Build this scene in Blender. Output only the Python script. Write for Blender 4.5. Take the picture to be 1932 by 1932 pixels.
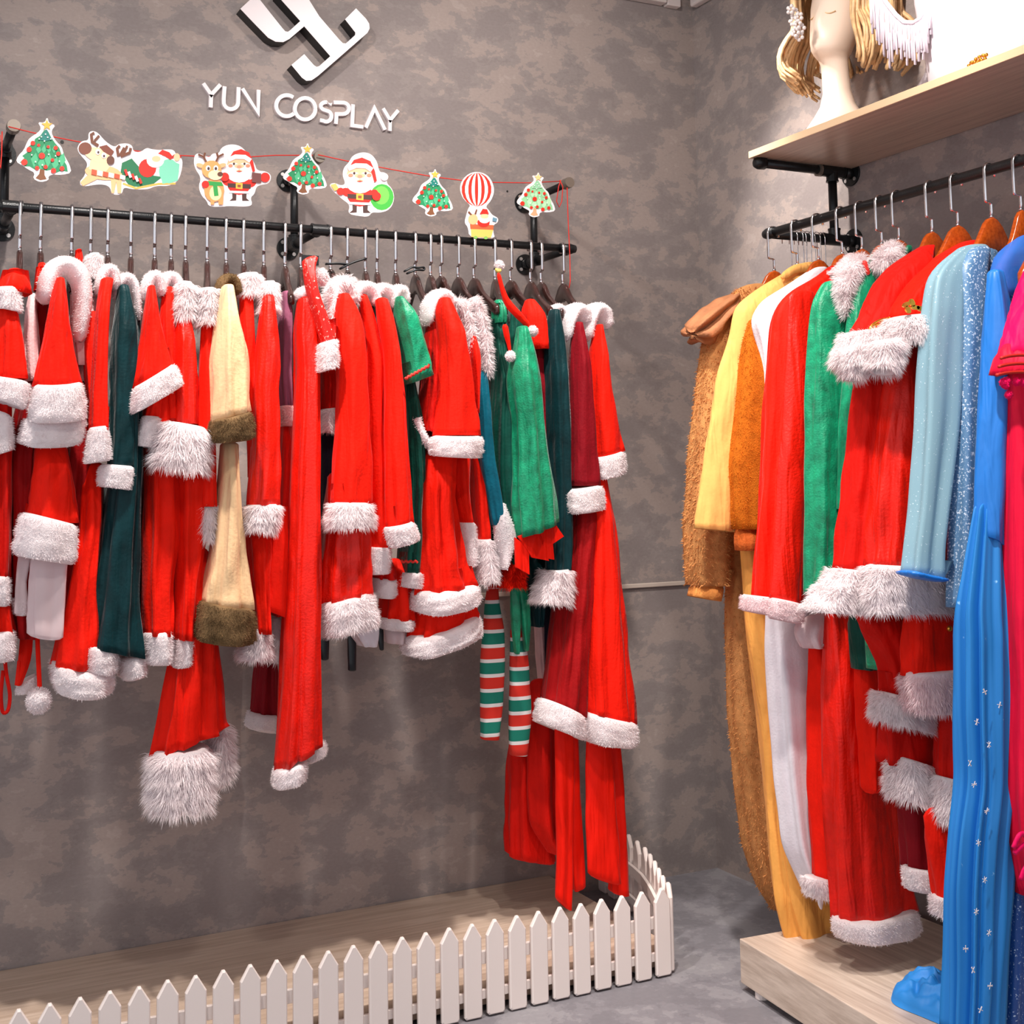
import bpy, bmesh, math, random
import numpy as np
from mathutils import Matrix, Vector

for o in list(bpy.data.objects): bpy.data.objects.remove(o)
S = bpy.context.scene
COL = S.collection
rnd = random.Random(7)

# ------------------------------------------------------------------ camera
CR = np.array([[0.8946, -0.4465, -0.0170], [-0.0228, -0.0836, 0.9962], [0.4463, 0.8908, 0.0851]])
CAM = np.array([-2.353, -3.341, 1.2])
CAMFX, CAMPV = 2400.0, 702.0
# re-orthonormalise
_f = CR[2] / np.linalg.norm(CR[2]); _r = CR[0] - _f * (CR[0] @ _f); _r /= np.linalg.norm(_r); _u = np.cross(_r, _f)
CR = np.array([_r, _u, _f])
cam = bpy.data.cameras.new('camera'); camo = bpy.data.objects.new('camera', cam); COL.objects.link(camo)
cam.sensor_width = 36; cam.lens = CAMFX / 1932 * 36; cam.shift_y = (CAMPV - 966) / 1932
cam.clip_start = .05
camo.matrix_world = Matrix(((_r[0], _u[0], -_f[0], CAM[0]), (_r[1], _u[1], -_f[1], CAM[1]), (_r[2], _u[2], -_f[2], CAM[2]), (0, 0, 0, 1)))
S.camera = camo

# ------------------------------------------------------------------ light and exposure
S.view_settings.view_transform = 'Standard'; S.view_settings.look = 'None'
S.view_settings.gamma = 1; S.view_settings.use_curve_mapping = False
S.view_settings.exposure = 0.45
w = bpy.data.worlds.new('world'); S.world = w; w.use_nodes = True
w.node_tree.nodes['Background'].inputs[0].default_value = (.92, .94, 1.0, 1)
w.node_tree.nodes['Background'].inputs[1].default_value = .74

def spot(loc, target, power, angle, blend=.5, size=.05, col=(1, .93, .87)):
    l = bpy.data.lights.new('spot_light', 'SPOT'); o = bpy.data.objects.new('spot_light', l); COL.objects.link(o)
    l.energy = power; l.spot_size = math.radians(angle); l.spot_blend = blend; l.shadow_soft_size = size; l.color = col
    o.location = loc; o.rotation_euler = (Vector(target) - Vector(loc)).to_track_quat('-Z', 'Y').to_euler()
    return o
spot((-2.0, -1.12, 2.78), (-1.5, -.25, 1.4), 44, 120, .8, .05)
spot((-1.05, -1.12, 2.78), (-.62, -.05, 1.75), 48, 112, .8, .06)
spot((-2.0, -1.16, 2.78), (-1.85, -.50, .5), 84, 76, .8, .03)
spot((-1.1, -1.16, 2.78), (-1.0, -.50, .5), 84, 76, .8, .03)
spot((-.75, -.70, 2.78), (0, -.60, 1.88), 78, 46, .9, .03)
spot((-1.1, -1.62, 2.76), (0, -1.38, 2.34), 92, 62, .9, .05)
spot((-1.9, -2.5, 2.78), (-1.25, -.45, .85), 52, 80, .9, .10)  # added front fill that lifts the fence and garment fronts, no known fitting
spot((-1.2, -1.95, 2.78), (-.36, -1.25, .85), 125, 58, .9, .04)

# ------------------------------------------------------------------ helpers
def at(u, v, y=None, x=None, z=None):
    """point of the place seen at (u, v) of the 1932 px photograph, on the plane y=, x= or z="""
    d = CR.T @ np.array([(u - 966) / CAMFX, -(v - CAMPV) / CAMFX, 1.0])
    if y is not None: t = (y - CAM[1]) / d[1]
    elif x is not None: t = (x - CAM[0]) / d[0]
    else: t = (z - CAM[2]) / d[2]
    return CAM + t * d

def tag(o, label=None, cat=None, group=None, kind=None):
    if label: o['label'] = label
    if cat: o['category'] = cat
    if group: o['group'] = group
    if kind: o['kind'] = kind
    return o

def thing(name, loc, label=None, cat=None, group=None):
    o = bpy.data.objects.new(name, None); COL.objects.link(o); o.location = tuple(loc); o.empty_display_size = .02
    return tag(o, label, cat, group)

def worldloc(o):
    p = np.zeros(3)
    while o is not None: p = p + np.array(o.location); o = o.parent
    return p

def mesh(name, V, F, mat, parent=None, smooth=True, midx=None, label=None):
    """one mesh object from world-space vertices and faces (array of quads/tris or list)"""
    V = np.asarray(V, float)
    if parent is not None: V = V - worldloc(parent)
    me = bpy.data.meshes.new(name)
    me.from_pydata(V.tolist(), [], F.tolist() if isinstance(F, np.ndarray) else F)
    for m in (mat if isinstance(mat, (list, tuple)) else [mat]): me.materials.append(m)
    if midx is not None: me.polygons.foreach_set('material_index', midx)
    me.polygons.foreach_set('use_smooth', [smooth] * len(me.polygons))
    me.update()
    o = bpy.data.objects.new(name, me); COL.objects.link(o)
    if parent is not None: o.parent = parent
    if label: o['label'] = label
    return o

class MB:
    """collects simple solids, then links them as one mesh"""
    def __init__(s): s.V = []; s.F = []; s.n = 0; s.I = []
    def add(s, V, F, i=0):
        s.V += [tuple(v) for v in V]; s.F += [[a + s.n for a in f] for f in F]; s.n += len(V); s.I += [i] * len(F); return s
    def box(s, lo, hi, i=0, rot=0, piv=(0, 0)):
        x0, y0, z0 = lo; x1, y1, z1 = hi
        P = [(x0, y0, z0), (x1, y0, z0), (x1, y1, z0), (x0, y1, z0), (x0, y0, z1), (x1, y0, z1), (x1, y1, z1), (x0, y1, z1)]
        if rot:
            c, q = math.cos(rot), math.sin(rot); P = [(piv[0] + (a - piv[0]) * c - (b - piv[1]) * q, piv[1] + (a - piv[0]) * q + (b - piv[1]) * c, d) for a, b, d in P]
        return s.add(P, [[3, 2, 1, 0], [4, 5, 6, 7], [0, 1, 5, 4], [1, 2, 6, 5], [2, 3, 7, 6], [3, 0, 4, 7]], i)
    def tube(s, pts, r, n=12, i=0, flat=None):
        pts = [np.array(p, float) for p in pts]; rr = r if hasattr(r, '__len__') else [r] * len(pts)
        V = []; F = []; up0 = np.array([0, 0, 1.])
        t0 = pts[1] - pts[0]
        a = np.cross(t0, up0)
        if np.linalg.norm(a) < 1e-6: a = np.array([1., 0, 0])
        for k, p in enumerate(pts):
            t = pts[min(k + 1, len(pts) - 1)] - pts[max(k - 1, 0)]; t /= np.linalg.norm(t)
            a = a - t * (a @ t)
            a /= np.linalg.norm(a); b = np.cross(t, a)
            for j in range(n):
                th = 2 * math.pi * j / n
                V.append(p + rr[k] * (math.cos(th) * a * (flat[0] if flat else 1) + math.sin(th) * b * (flat[1] if flat else 1)))
        K = len(pts)
        for k in range(K - 1):
            for j in range(n): F.append([k * n + j, k * n + (j + 1) % n, (k + 1) * n + (j + 1) % n, (k + 1) * n + j])
        F.append(list(range(n))[::-1]); F.append([(K - 1) * n + j for j in range(n)])
        return s.add(V, F, i)
    def ball(s, c, r, i=0, n=12, m=8, sc=(1, 1, 1)):
        V = [(c[0], c[1], c[2] + r * sc[2])]; F = []
        for k in range(1, m):
            ph = math.pi * k / m
            for j in range(n):
                th = 2 * math.pi * j / n; V.append((c[0] + r * sc[0] * math.sin(ph) * math.cos(th), c[1] + r * sc[1] * math.sin(ph) * math.sin(th), c[2] + r * sc[2] * math.cos(ph)))
        V.append((c[0], c[1], c[2] - r * sc[2])); L = len(V) - 1
        for j in range(n):
            F.append([0, 1 + j, 1 + (j + 1) % n]); F.append([L, L - n + (j + 1) % n, L - n + j])
            for k in range(m - 2):
                a = 1 + k * n; F.append([a + j, a + n + j, a + n + (j + 1) % n, a + (j + 1) % n])
        return s.add(V, F, i)
    def prism(s, P, off, i=0):
        """closed polygon P (3-D points) swept by vector off"""
        n = len(P); off = np.array(off); V = [np.array(p, float) for p in P]; V += [p + off for p in V[:n]]
        return s.add(V, [list(range(n)), [n + k for k in range(n)][::-1]] + [[(k + 1) % n, k, n + k, n + (k + 1) % n] for k in range(n)], i)
    def build(s, name, mat, parent=None, smooth=False, label=None):
        return mesh(name, s.V, s.F, mat, parent, smooth, s.I, label)

def bevel(o, wd, seg=2):
    m = o.modifiers.new('bevel', 'BEVEL'); m.width = wd; m.segments = seg; m.limit_method = 'ANGLE'; m.angle_limit = math.radians(40)
    return o

# ------------------------------------------------------------------ materials
def nodes(name):
    m = bpy.data.materials.new(name); m.use_nodes = True
    nt = m.node_tree; return m, nt, nt.nodes['Principled BSDF']
def lin(c):
    return tuple(((x / 255) / 12.92 if x <= 10 else ((x / 255 + .055) / 1.055) ** 2.4) for x in c)
def plain(name, col, rough=.5, metal=0., spec=.5, coat=0., var=0., bump=0., scale=30., sheen=0., alpha=1., trans=0.):
    m, nt, b = nodes(name); c = lin(col)
    b.inputs['Base Color'].default_value = (*c, 1); b.inputs['Roughness'].default_value = rough; b.inputs['Metallic'].default_value = metal
    b.inputs['Specular IOR Level'].default_value = spec; b.inputs['Coat Weight'].default_value = coat; b.inputs['Alpha'].default_value = alpha
    if sheen:
        b.inputs['Sheen Weight'].default_value = sheen; b.inputs['Sheen Roughness'].default_value = .4
        b.inputs['Sheen Tint'].default_value = tuple(.5 + .5 * x for x in c) + (1,)
    if trans: b.inputs['Transmission Weight'].default_value = trans
    if var or bump:
        tc = nt.nodes.new('ShaderNodeTexCoord'); n = nt.nodes.new('ShaderNodeTexNoise')
        n.inputs['Scale'].default_value = scale; n.inputs['Detail'].default_value = 5
        nt.links.new(tc.outputs['Object'], n.inputs['Vector'])
        if var:
            r = nt.nodes.new('ShaderNodeMapRange'); r.inputs[1].default_value = .3; r.inputs[2].default_value = .7; r.inputs[3].default_value = 1 - var; r.inputs[4].default_value = 1 + var
            nt.links.new(n.outputs['Fac'], r.inputs[0])
            mx = nt.nodes.new('ShaderNodeMix'); mx.data_type = 'RGBA'; mx.blend_type = 'MULTIPLY'; mx.inputs[0].default_value = 1
            mx.inputs[6].default_value = (*c, 1); nt.links.new(r.outputs[0], mx.inputs[7]); nt.links.new(mx.outputs[2], b.inputs['Base Color'])
        if bump:
            n2 = nt.nodes.new('ShaderNodeTexNoise'); n2.inputs['Scale'].default_value = scale * 6; n2.inputs['Detail'].default_value = 3
            nt.links.new(tc.outputs['Object'], n2.inputs['Vector'])
            bp = nt.nodes.new('ShaderNodeBump'); bp.inputs['Strength'].default_value = bump; bp.inputs['Distance'].default_value = .004
            nt.links.new(n2.outputs['Fac'], bp.inputs['Height']); nt.links.new(bp.outputs[0], b.inputs['Normal'])
    return m
def glitter(name, col, spark, dens=.62, scale=260, rough=.5):
    m, nt, b = nodes(name); tc = nt.nodes.new('ShaderNodeTexCoord'); n = nt.nodes.new('ShaderNodeTexNoise'); n.inputs['Scale'].default_value = scale; n.inputs['Detail'].default_value = 2
    r = nt.nodes.new('ShaderNodeValToRGB'); r.color_ramp.elements[0].position = dens; r.color_ramp.elements[0].color = (*lin(col), 1); r.color_ramp.elements[1].position = dens + .07; r.color_ramp.elements[1].color = (*lin(spark), 1)
    nt.links.new(tc.outputs['Object'], n.inputs['Vector']); nt.links.new(n.outputs['Fac'], r.inputs[0]); nt.links.new(r.outputs[0], b.inputs['Base Color']); b.inputs['Roughness'].default_value = rough
    return m
def concrete(name, cols, sc=(1.6, 1.6, 2.6), rough=.75):
    """mottled art-concrete paint: trowelled patches in a few near tones"""
    m, nt, b = nodes(name); tc = nt.nodes.new('ShaderNodeTexCoord'); mp = nt.nodes.new('ShaderNodeMapping'); mp.inputs['Scale'].default_value = sc
    nt.links.new(tc.outputs['Object'], mp.inputs['Vector'])
    n = nt.nodes.new('ShaderNodeTexNoise'); n.inputs['Scale'].default_value = 3.9; n.inputs['Detail'].default_value = 10; n.inputs['Roughness'].default_value = .66; n.inputs['Distortion'].default_value = .12
    nt.links.new(mp.outputs[0], n.inputs['Vector'])
    r = nt.nodes.new('ShaderNodeValToRGB'); r.color_ramp.interpolation = 'LINEAR'
    e = r.color_ramp.elements; e[0].position = .30; e[0].color = (*lin(cols[0]), 1); e[1].position = .462; e[1].color = (*lin(cols[0]), 1)
    for p, c in ((.470, cols[1]), (.516, cols[1]), (.525, cols[2]), (.622, cols[2]), (.632, cols[3])):
        k = e.new(p); k.color = (*lin(c), 1)
    nt.links.new(n.outputs['Fac'], r.inputs[0])
    n2 = nt.nodes.new('ShaderNodeTexNoise'); n2.inputs['Scale'].default_value = 1.1; n2.inputs['Detail'].default_value = 3; nt.links.new(mp.outputs[0], n2.inputs['Vector'])
    n3 = nt.nodes.new('ShaderNodeTexNoise'); n3.inputs['Scale'].default_value = 60; n3.inputs['Detail'].default_value = 4; nt.links.new(mp.outputs[0], n3.inputs['Vector'])
    ad = nt.nodes.new('ShaderNodeMath'); ad.operation = 'MULTIPLY_ADD'; ad.inputs[1].default_value = .26; nt.links.new(n2.outputs['Fac'], ad.inputs[0])
    ml = nt.nodes.new('ShaderNodeMath'); ml.operation = 'MULTIPLY_ADD'; ml.inputs[1].default_value = .24; ml.inputs[2].default_value = .75; nt.links.new(n3.outputs['Fac'], ml.inputs[0]); nt.links.new(ml.outputs[0], ad.inputs[2])
    mx = nt.nodes.new('ShaderNodeMix'); mx.data_type = 'RGBA'; mx.blend_type = 'MULTIPLY'; mx.inputs[0].default_value = 1
    nt.links.new(r.outputs[0], mx.inputs[6]); nt.links.new(ad.outputs[0], mx.inputs[7]); nt.links.new(mx.outputs[2], b.inputs['Base Color'])
    b.inputs['Roughness'].default_value = rough; b.inputs['Specular IOR Level'].default_value = .25
    bp = nt.nodes.new('ShaderNodeBump'); bp.inputs['Strength'].default_value = .12; bp.inputs['Distance'].default_value = .003; nt.links.new(n.outputs['Fac'], bp.inputs['Height']); nt.links.new(bp.outputs[0], b.inputs['Normal'])
    return m
def wood(name, c1, c2, stretch, rough=.45, scale=18):
    m, nt, b = nodes(name); tc = nt.nodes.new('ShaderNodeTexCoord'); mp = nt.nodes.new('ShaderNodeMapping'); mp.inputs['Scale'].default_value = stretch
    nt.links.new(tc.outputs['Object'], mp.inputs['Vector']); n = nt.nodes.new('ShaderNodeTexNoise'); n.inputs['Scale'].default_value = scale; n.inputs['Detail'].default_value = 6; n.inputs['Roughness'].default_value = .65
    nt.links.new(mp.outputs[0], n.inputs['Vector']); r = nt.nodes.new('ShaderNodeValToRGB'); r.color_ramp.elements[0].position = .33; r.color_ramp.elements[0].color = (*lin(c1), 1); r.color_ramp.elements[1].position = .66; r.color_ramp.elements[1].color = (*lin(c2), 1)
    nt.links.new(n.outputs['Fac'], r.inputs[0]); nt.links.new(r.outputs[0], b.inputs['Base Color']); b.inputs['Roughness'].default_value = rough
    return m
def striped(name):
    m, nt, b = nodes(name); tc = nt.nodes.new('ShaderNodeTexCoord'); sp = nt.nodes.new('ShaderNodeSeparateXYZ'); nt.links.new(tc.outputs['Object'], sp.inputs[0])
    d = nt.nodes.new('ShaderNodeMath'); d.operation = 'DIVIDE'; d.inputs[1].default_value = -.0735; nt.links.new(sp.outputs[2], d.inputs[0])
    f = nt.nodes.new('ShaderNodeMath'); f.operation = 'FRACT'; nt.links.new(d.outputs[0], f.inputs[0])
    r = nt.nodes.new('ShaderNodeValToRGB'); r.color_ramp.interpolation = 'CONSTANT'; e = r.color_ramp.elements
    G_, W_, R_ = (0, .17, .115), (.75, .7, .68), (.62, .02, .008)
    e[0].position = 0; e[0].color = (*W_, 1); e[1].position = .12; e[1].color = (*G_, 1)
    for p, c in ((.5, W_), (.62, R_)): k = e.new(p); k.color = (*c, 1)
    nt.links.new(f.outputs[0], r.inputs[0]); nt.links.new(r.outputs[0], b.inputs['Base Color']); b.inputs['Roughness'].default_value = .85
    return m

M = {}
M['wall'] = concrete('wall_paint', ((141, 131, 129), (147, 137, 134), (162, 148, 142), (170, 156, 150)))
M['floor'] = concrete('cement_floor', ((118, 115, 120), (126, 123, 128), (138, 135, 139), (146, 143, 146)), (1.3, 1.3, 1.3), .5)
M['ceiling'] = plain('ceiling_paint', (120, 115, 112), .9)
M['strip'] = plain('pale_strip', (205, 190, 178), .5)
M['trunk'] = plain('white_trunking', (225, 212, 208), .5)
M['black_pipe'] = plain('black_pipe', (30, 31, 33), .34, .35, .5, var=.2, bump=.15, scale=60)
M['cap'] = plain('grey_cap', (135, 125, 115), .4, .6)
M['screw'] = plain('screw_steel', (205, 200, 198), .35, .7)
M['chrome'] = plain('chrome', (225, 222, 225), .22, 1.)
M['dark_wood'] = wood('dark_hanger_wood', (40, 22, 20), (66, 38, 34), (6, 1, 6), .22)
M['orange_wood'] = wood('orange_hanger_wood', (150, 58, 14), (192, 84, 24), (1, 6, 6), .2)
M['plat_x'] = wood('platform_oak_x', (176, 152, 132), (206, 184, 166), (.45, 9, 9), .4, 9)
M['plat_y'] = wood('platform_oak_y', (178, 158, 142), (214, 196, 180), (9, .45, 9), .4, 9)
M['shelf'] = wood('shelf_oak', (176, 150, 132), (204, 180, 160), (9, .45, 9), .35, 9)
M['edge'] = plain('edge_band', (238, 205, 165), .4)
M['white_plastic'] = plain('white_plastic', (235, 222, 216), .42)
M['sign_white'] = plain('sign_white', (240, 230, 232), .4)
M['sign_side'] = plain('sign_black', (34, 32, 32), .5)
def vel(name, c, rough=.7, sheen=.07, var=.08, bump=.25, scale=22, spec=.14):
    m = plain(name, c, rough, 0, spec, 0, var, bump, scale, sheen); nt = m.node_tree; b = nt.nodes['Principled BSDF']
    tc = nt.nodes.new('ShaderNodeTexCoord'); mp = nt.nodes.new('ShaderNodeMapping'); mp.inputs['Scale'].default_value = (1, 1, .16); n = nt.nodes.new('ShaderNodeTexNoise')   # long soft wrinkles
    n.inputs['Scale'].default_value = 30; n.inputs['Detail'].default_value = 2; n.inputs['Distortion'].default_value = .6; nt.links.new(tc.outputs['Object'], mp.inputs[0]); nt.links.new(mp.outputs[0], n.inputs['Vector'])
    bp = nt.nodes.new('ShaderNodeBump'); bp.inputs['Strength'].default_value = .55; bp.inputs['Distance'].default_value = .02; nt.links.new(n.outputs['Fac'], bp.inputs['Height'])
    old = b.inputs['Normal'].links[0].from_node if b.inputs['Normal'].links else None
    if old: nt.links.new(bp.outputs[0], old.inputs['Normal'])
    else: nt.links.new(bp.outputs[0], b.inputs['Normal'])
    return m
def furry(name, c, var=.06, scale=60, tr=.3):
    """soft pile: diffuse with some light passing through the hairs"""
    m = plain(name, c, .9, var=var, bump=.5, scale=scale, spec=.1); nt = m.node_tree; b = nt.nodes['Principled BSDF']; out = nt.nodes['Material Output']
    t = nt.nodes.new('ShaderNodeBsdfTranslucent'); t.inputs[0].default_value = (*lin(c), 1); mx = nt.nodes.new('ShaderNodeMixShader'); mx.inputs[0].default_value = tr
    nt.links.new(b.outputs[0], mx.inputs[1]); nt.links.new(t.outputs[0], mx.inputs[2]); nt.links.new(mx.outputs[0], out.inputs['Surface']); return m
M['red'] = vel('red_velvet', (232, 24, 3))
M['red2'] = vel('deep_red_velvet', (204, 16, 5))
M['red3'] = vel('dark_red_velvet', (150, 8, 12))
M['shine'] = vel('shiny_red_velvet', (226, 22, 3), .45, .04, .12, .3, 30, .3)
M['satin_red'] = vel('red_cloak_cloth', (226, 22, 4), .6, .05, .06, .1)
M['maroon'] = vel('maroon_velvet', (128, 8, 22))
M['black_green'] = vel('black_green_velvet', (6, 44, 48), .45, .3, .3)
M['dark_green'] = vel('dark_green_velvet', (6, 66, 54), .42, .25, .25)
M['green'] = vel('green_velvet', (8, 134, 94), .4, .25, .35, .35, 40, .4)
M['teal'] = vel('teal_velvet', (6, 92, 112), .42, .25, .2)
M['navy'] = vel('navy_cloth', (34, 32, 48), .8)
M['plum'] = vel('plum_cloth', (140, 80, 104), .8)
M['pinkwhite'] = plain('pink_white_lining', (228, 186, 186), .8, var=.06, bump=.3)
M['white_cloth'] = plain('white_cotton', (232, 224, 230), .85, var=.05, bump=.2)
M['fur'] = furry('white_fur', (250, 240, 241), 0.04, 60)
M['fur_pink'] = furry('pinkish_fur', (250, 226, 228), 0.04, 60)
M['red_fur'] = furry('red_fur', (222, 30, 10), 0.04, 60)
M['brown_fur'] = furry('brown_fur', (124, 98, 68), 0.4, 34)
M['dark_in'] = plain('dark_lining', (40, 36, 36), .9)
M['cream'] = vel('cream_velvet', (236, 196, 150), .6, .15, .06)
M['teddy'] = furry('teddy_fleece', (214, 150, 92), 0.18, 60)
M['tan_rib'] = plain('tan_rib_knit', (216, 138, 66), .9, var=.1, bump=.4)
M['hood_brown'] = plain('brown_hood_cloth', (158, 100, 62), .8, var=.2, bump=.3)
M['peach'] = vel('peach_cloth', (236, 172, 96), .75, .08, .06, .15)
M['peach2'] = vel('apricot_cloth', (240, 168, 84), .75, .08, .06, .15)
M['orange'] = furry('orange_plush', (206, 112, 30), 0.15, 60)
M['rust'] = plain('rust_rib_knit', (186, 84, 16), .9, var=.1, bump=.4)
M['lightblue'] = glitter('pale_blue_glitter', (134, 170, 184), (214, 228, 236), .66, 240, .5)
M['sparkle'] = glitter('sparkle_blue', (94, 134, 172), (226, 236, 248), .57, 230, .4)
M['satin_blue'] = vel('blue_satin', (28, 120, 210), .45, .1, .06, .1, 10, .5)
M['blue'] = glitter('blue_tulle', (30, 128, 206), (150, 205, 245), .74, 60, .6)
M['blue_dark'] = glitter('blue_glitter', (22, 74, 152), (196, 220, 250), .62, 210, .4)
M['sheer_blue'] = plain('sheer_blue', (60, 120, 215), .8, alpha=.72, spec=.1)
M['pink'] = vel('hot_pink_cloth', (240, 10, 92), .55, .1, .05, .1)
M['rose'] = vel('rose_red_cloth', (236, 20, 60), .55, .1, .05, .1)
M['tulle'] = plain('white_tulle', (236, 212, 214), .8, alpha=.68)
M['black_cloth'] = plain('black_satin', (20, 24, 28), .35)
M['gold'] = plain('gold_foil', (226, 160, 62), .28, .9)
M['sequin'] = glitter('red_sequins', (222, 20, 6), (255, 205, 190), .63, 170, .45)
M['stripe'] = striped('striped_knit')
M['cord'] = plain('red_cord', (206, 36, 22), .6)
M['yellow'] = plain('yellow_felt', (236, 208, 110), .8)
M['skin'] = plain('mannequin_skin', (240, 216, 196), .35)
M['white_skin'] = plain('white_mannequin', (228, 220, 226), .5)
M['hair'] = plain('honey_blond_hair', (218, 178, 130), .45, var=.3, bump=.2, scale=40)
M['fringe'] = plain('white_fringe_yarn', (222, 208, 218), .8, spec=.1)
M['pearl'] = plain('pearl', (240, 230, 226), .25)
# ------------------------------------------------------------------ the room
FL = (-3.6, .12, -4.6)
def struct(o): o['kind'] = 'structure'; return o
struct(MB().box((-3.6, -4.6, -.08), (.12, .12, 0)).build('floor', M['floor']))
struct(MB().box((-3.6, 0, 0), (.12, .12, 2.80)).build('wall_back', M['wall']))
struct(MB().box((0, -4.6, 0), (.12, 0, 2.80)).build('wall_right', M['wall']))
struct(MB().box((-3.6, -4.6, 2.80), (.12, .12, 2.88)).build('ceiling', M['ceiling']))
struct(bevel(MB().box((-3.6, -.008, .868), (0, 0, .881)).build('trim_1', M['strip']), .002))
t2 = MB().box((-3.6, -.035, 2.716), (-.118, 0, 2.752)).box((-.112, -.028, 2.713), (-.06, 0, 2.75))
struct(bevel(t2.build('trim_2', M['trunk']), .004))
t3 = MB().box((-.03, -3.6, 2.716), (0, -.03, 2.752)); struct(bevel(t3.build('trim_3', M['trunk']), .008, 3))
# small screw holes left in the wall plaster
for (u, v, r) in ((117, 268, .0045), (957, 361, .003)):
    p = at(u, v, y=0); MB().tube([(p[0], -.0015, p[2]), (p[0], .004, p[2])], r, 10).build('screw_hole', M['sign_side'], bpy.data.objects['wall_back'])

# ------------------------------------------------------------------ platforms
PL = .067
pl = thing('display_platform', (-1.6, -.3, 0), 'low oak platform along the back wall behind the white picket fence', 'platform')
bevel(MB().box((-2.75, -.612, .012), (-.59, -.004, PL)).build('deck', M['plat_x'], pl), .002)
f = MB()
for x in (-2.7, -1.65, -.65):
    for y in (-.58, -.05): f.box((x - .02, y - .015, 0), (x + .02, y + .015, .012))
f.build('feet', M['white_plastic'], pl)
p2 = thing('display_platform', (-.26, -1.6, 0), 'low oak platform against the right wall with a blue train heaped on it', 'platform')
ang = math.radians(-4.2)
P0 = np.array([-.508, -.802]); dvx = np.array([math.cos(ang), math.sin(ang)]); dvy = np.array([math.sin(ang), -math.cos(ang)])
Wd = [P0, P0 + dvx * .475, P0 + dvx * .475 + np.array([.0, -1.9]), P0 + np.array([-.0836, -.9965]) * 1.9]
mbp = MB().prism([(q[0], q[1], .018) for q in Wd], (0, 0, .1)); bevel(mbp.build('deck', M['plat_y'], p2), .002)
f = MB()
for q in ((-.49, -.86), (-.08, -.86), (-.56, -1.9), (-.08, -1.9), (-.6, -2.6)): f.tube([(q[0], q[1], 0), (q[0], q[1], .019)], .017, 14)
f.build('feet', M['white_plastic'], p2)

# ------------------------------------------------------------------ picket fence
fn = thing('picket_fence', (-1.35, -.646, 0), 'white plastic picket fence around the low platform', 'fence')
def picket(x, y, dx, dy, z0=.004):
    n = np.array([-dy, dx]); a = np.array([dx, dy]); W = .0215; T = .006
    V = []
    for s in (-1, 1):
        prof = [(-W + .004, z0), (W - .004, z0), (W, z0 + .004), (W, .178), (0.003, .2085), (-.003, .2085), (-W, .178), (-W, z0 + .004)]
        ins = .0028
        V += [(x + a[0] * q[0] + n[0] * s * (T - ins), y + a[1] * q[0] + n[1] * s * (T - ins), q[1]) for q in prof]
        cx = (0, .09)
        V += [(x + a[0] * q[0] * .87 + n[0] * s * T, y + a[1] * q[0] * .87 + n[1] * s * T, q[1] + (.0028 if q[1] < .1 else (-.0035 if q[1] > .2 else -.001))) for q in prof]
    F = [[8 + k for k in range(8)][::-1], [24 + k for k in range(8)]]
    for k in range(8):
        j = (k + 1) % 8
        F += [[k, j, 16 + j, 16 + k][::-1], [k, j, 8 + j, 8 + k], [16 + k, 24 + k, 24 + j, 16 + j]]
    bm = MB().add(V, F); return bm
front = [-2.25 + i * .0559 for i in range(30)]
front = [x for x in front if x < -.60]
front = [-.6215 - .0562 * i for i in range(29)]
base = None
for i, x in enumerate(front):
    if base is None: base = picket(x, -.646, 1, 0).build('picket', M['white_plastic'], fn); o0 = np.array(base.location); x0 = x
    else:
        c = base.copy(); COL.objects.link(c); c.location = (x - x0, 0, rnd.uniform(-.0012, .0012)); c.rotation_euler = (0, 0, 0)
side = [(-.583, -.618), (-.565, -.566), (-.540, -.509), (-.515, -.452), (-.492, -.394), (-.471, -.336), (-.456, -.273), (-.443, -.208), (-.436, -.150), (-.431, -.092), (-.428, -.035)]
for i, (x, y) in enumerate(side):
    a = side[max(i - 1, 0)]; b = side[min(i + 1, len(side) - 1)]; d = np.array([b[0] - a[0], b[1] - a[1]]); d /= np.linalg.norm(d)
    picket(x, y, d[0], d[1]).build('picket', M['white_plastic'], fn)
for z0, z1 in ((.112, .140), (.036, .056)):
    bevel(MB().box((-2.3, -.638, z0), (-.603, -.629, z1)).build('rail', M['white_plastic'], fn), .001, 1)
    V = []; F = []
    for i, (x, y) in enumerate(side):
        V += [(x - .007, y + .001, z0), (x - .007, y + .001, z1), (x - .016, y + .001, z1), (x - .016, y + .001, z0)]
        if i: k = 4 * i; F += [[k - 4 + q, k - 4 + (q + 1) % 4, k + (q + 1) % 4, k + q] for q in range(4)]
    F += [[3, 2, 1, 0], [4 * len(side) - 4 + q for q in range(4)]]
    mesh('rail', V, F, M['white_plastic'], fn, False)

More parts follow.
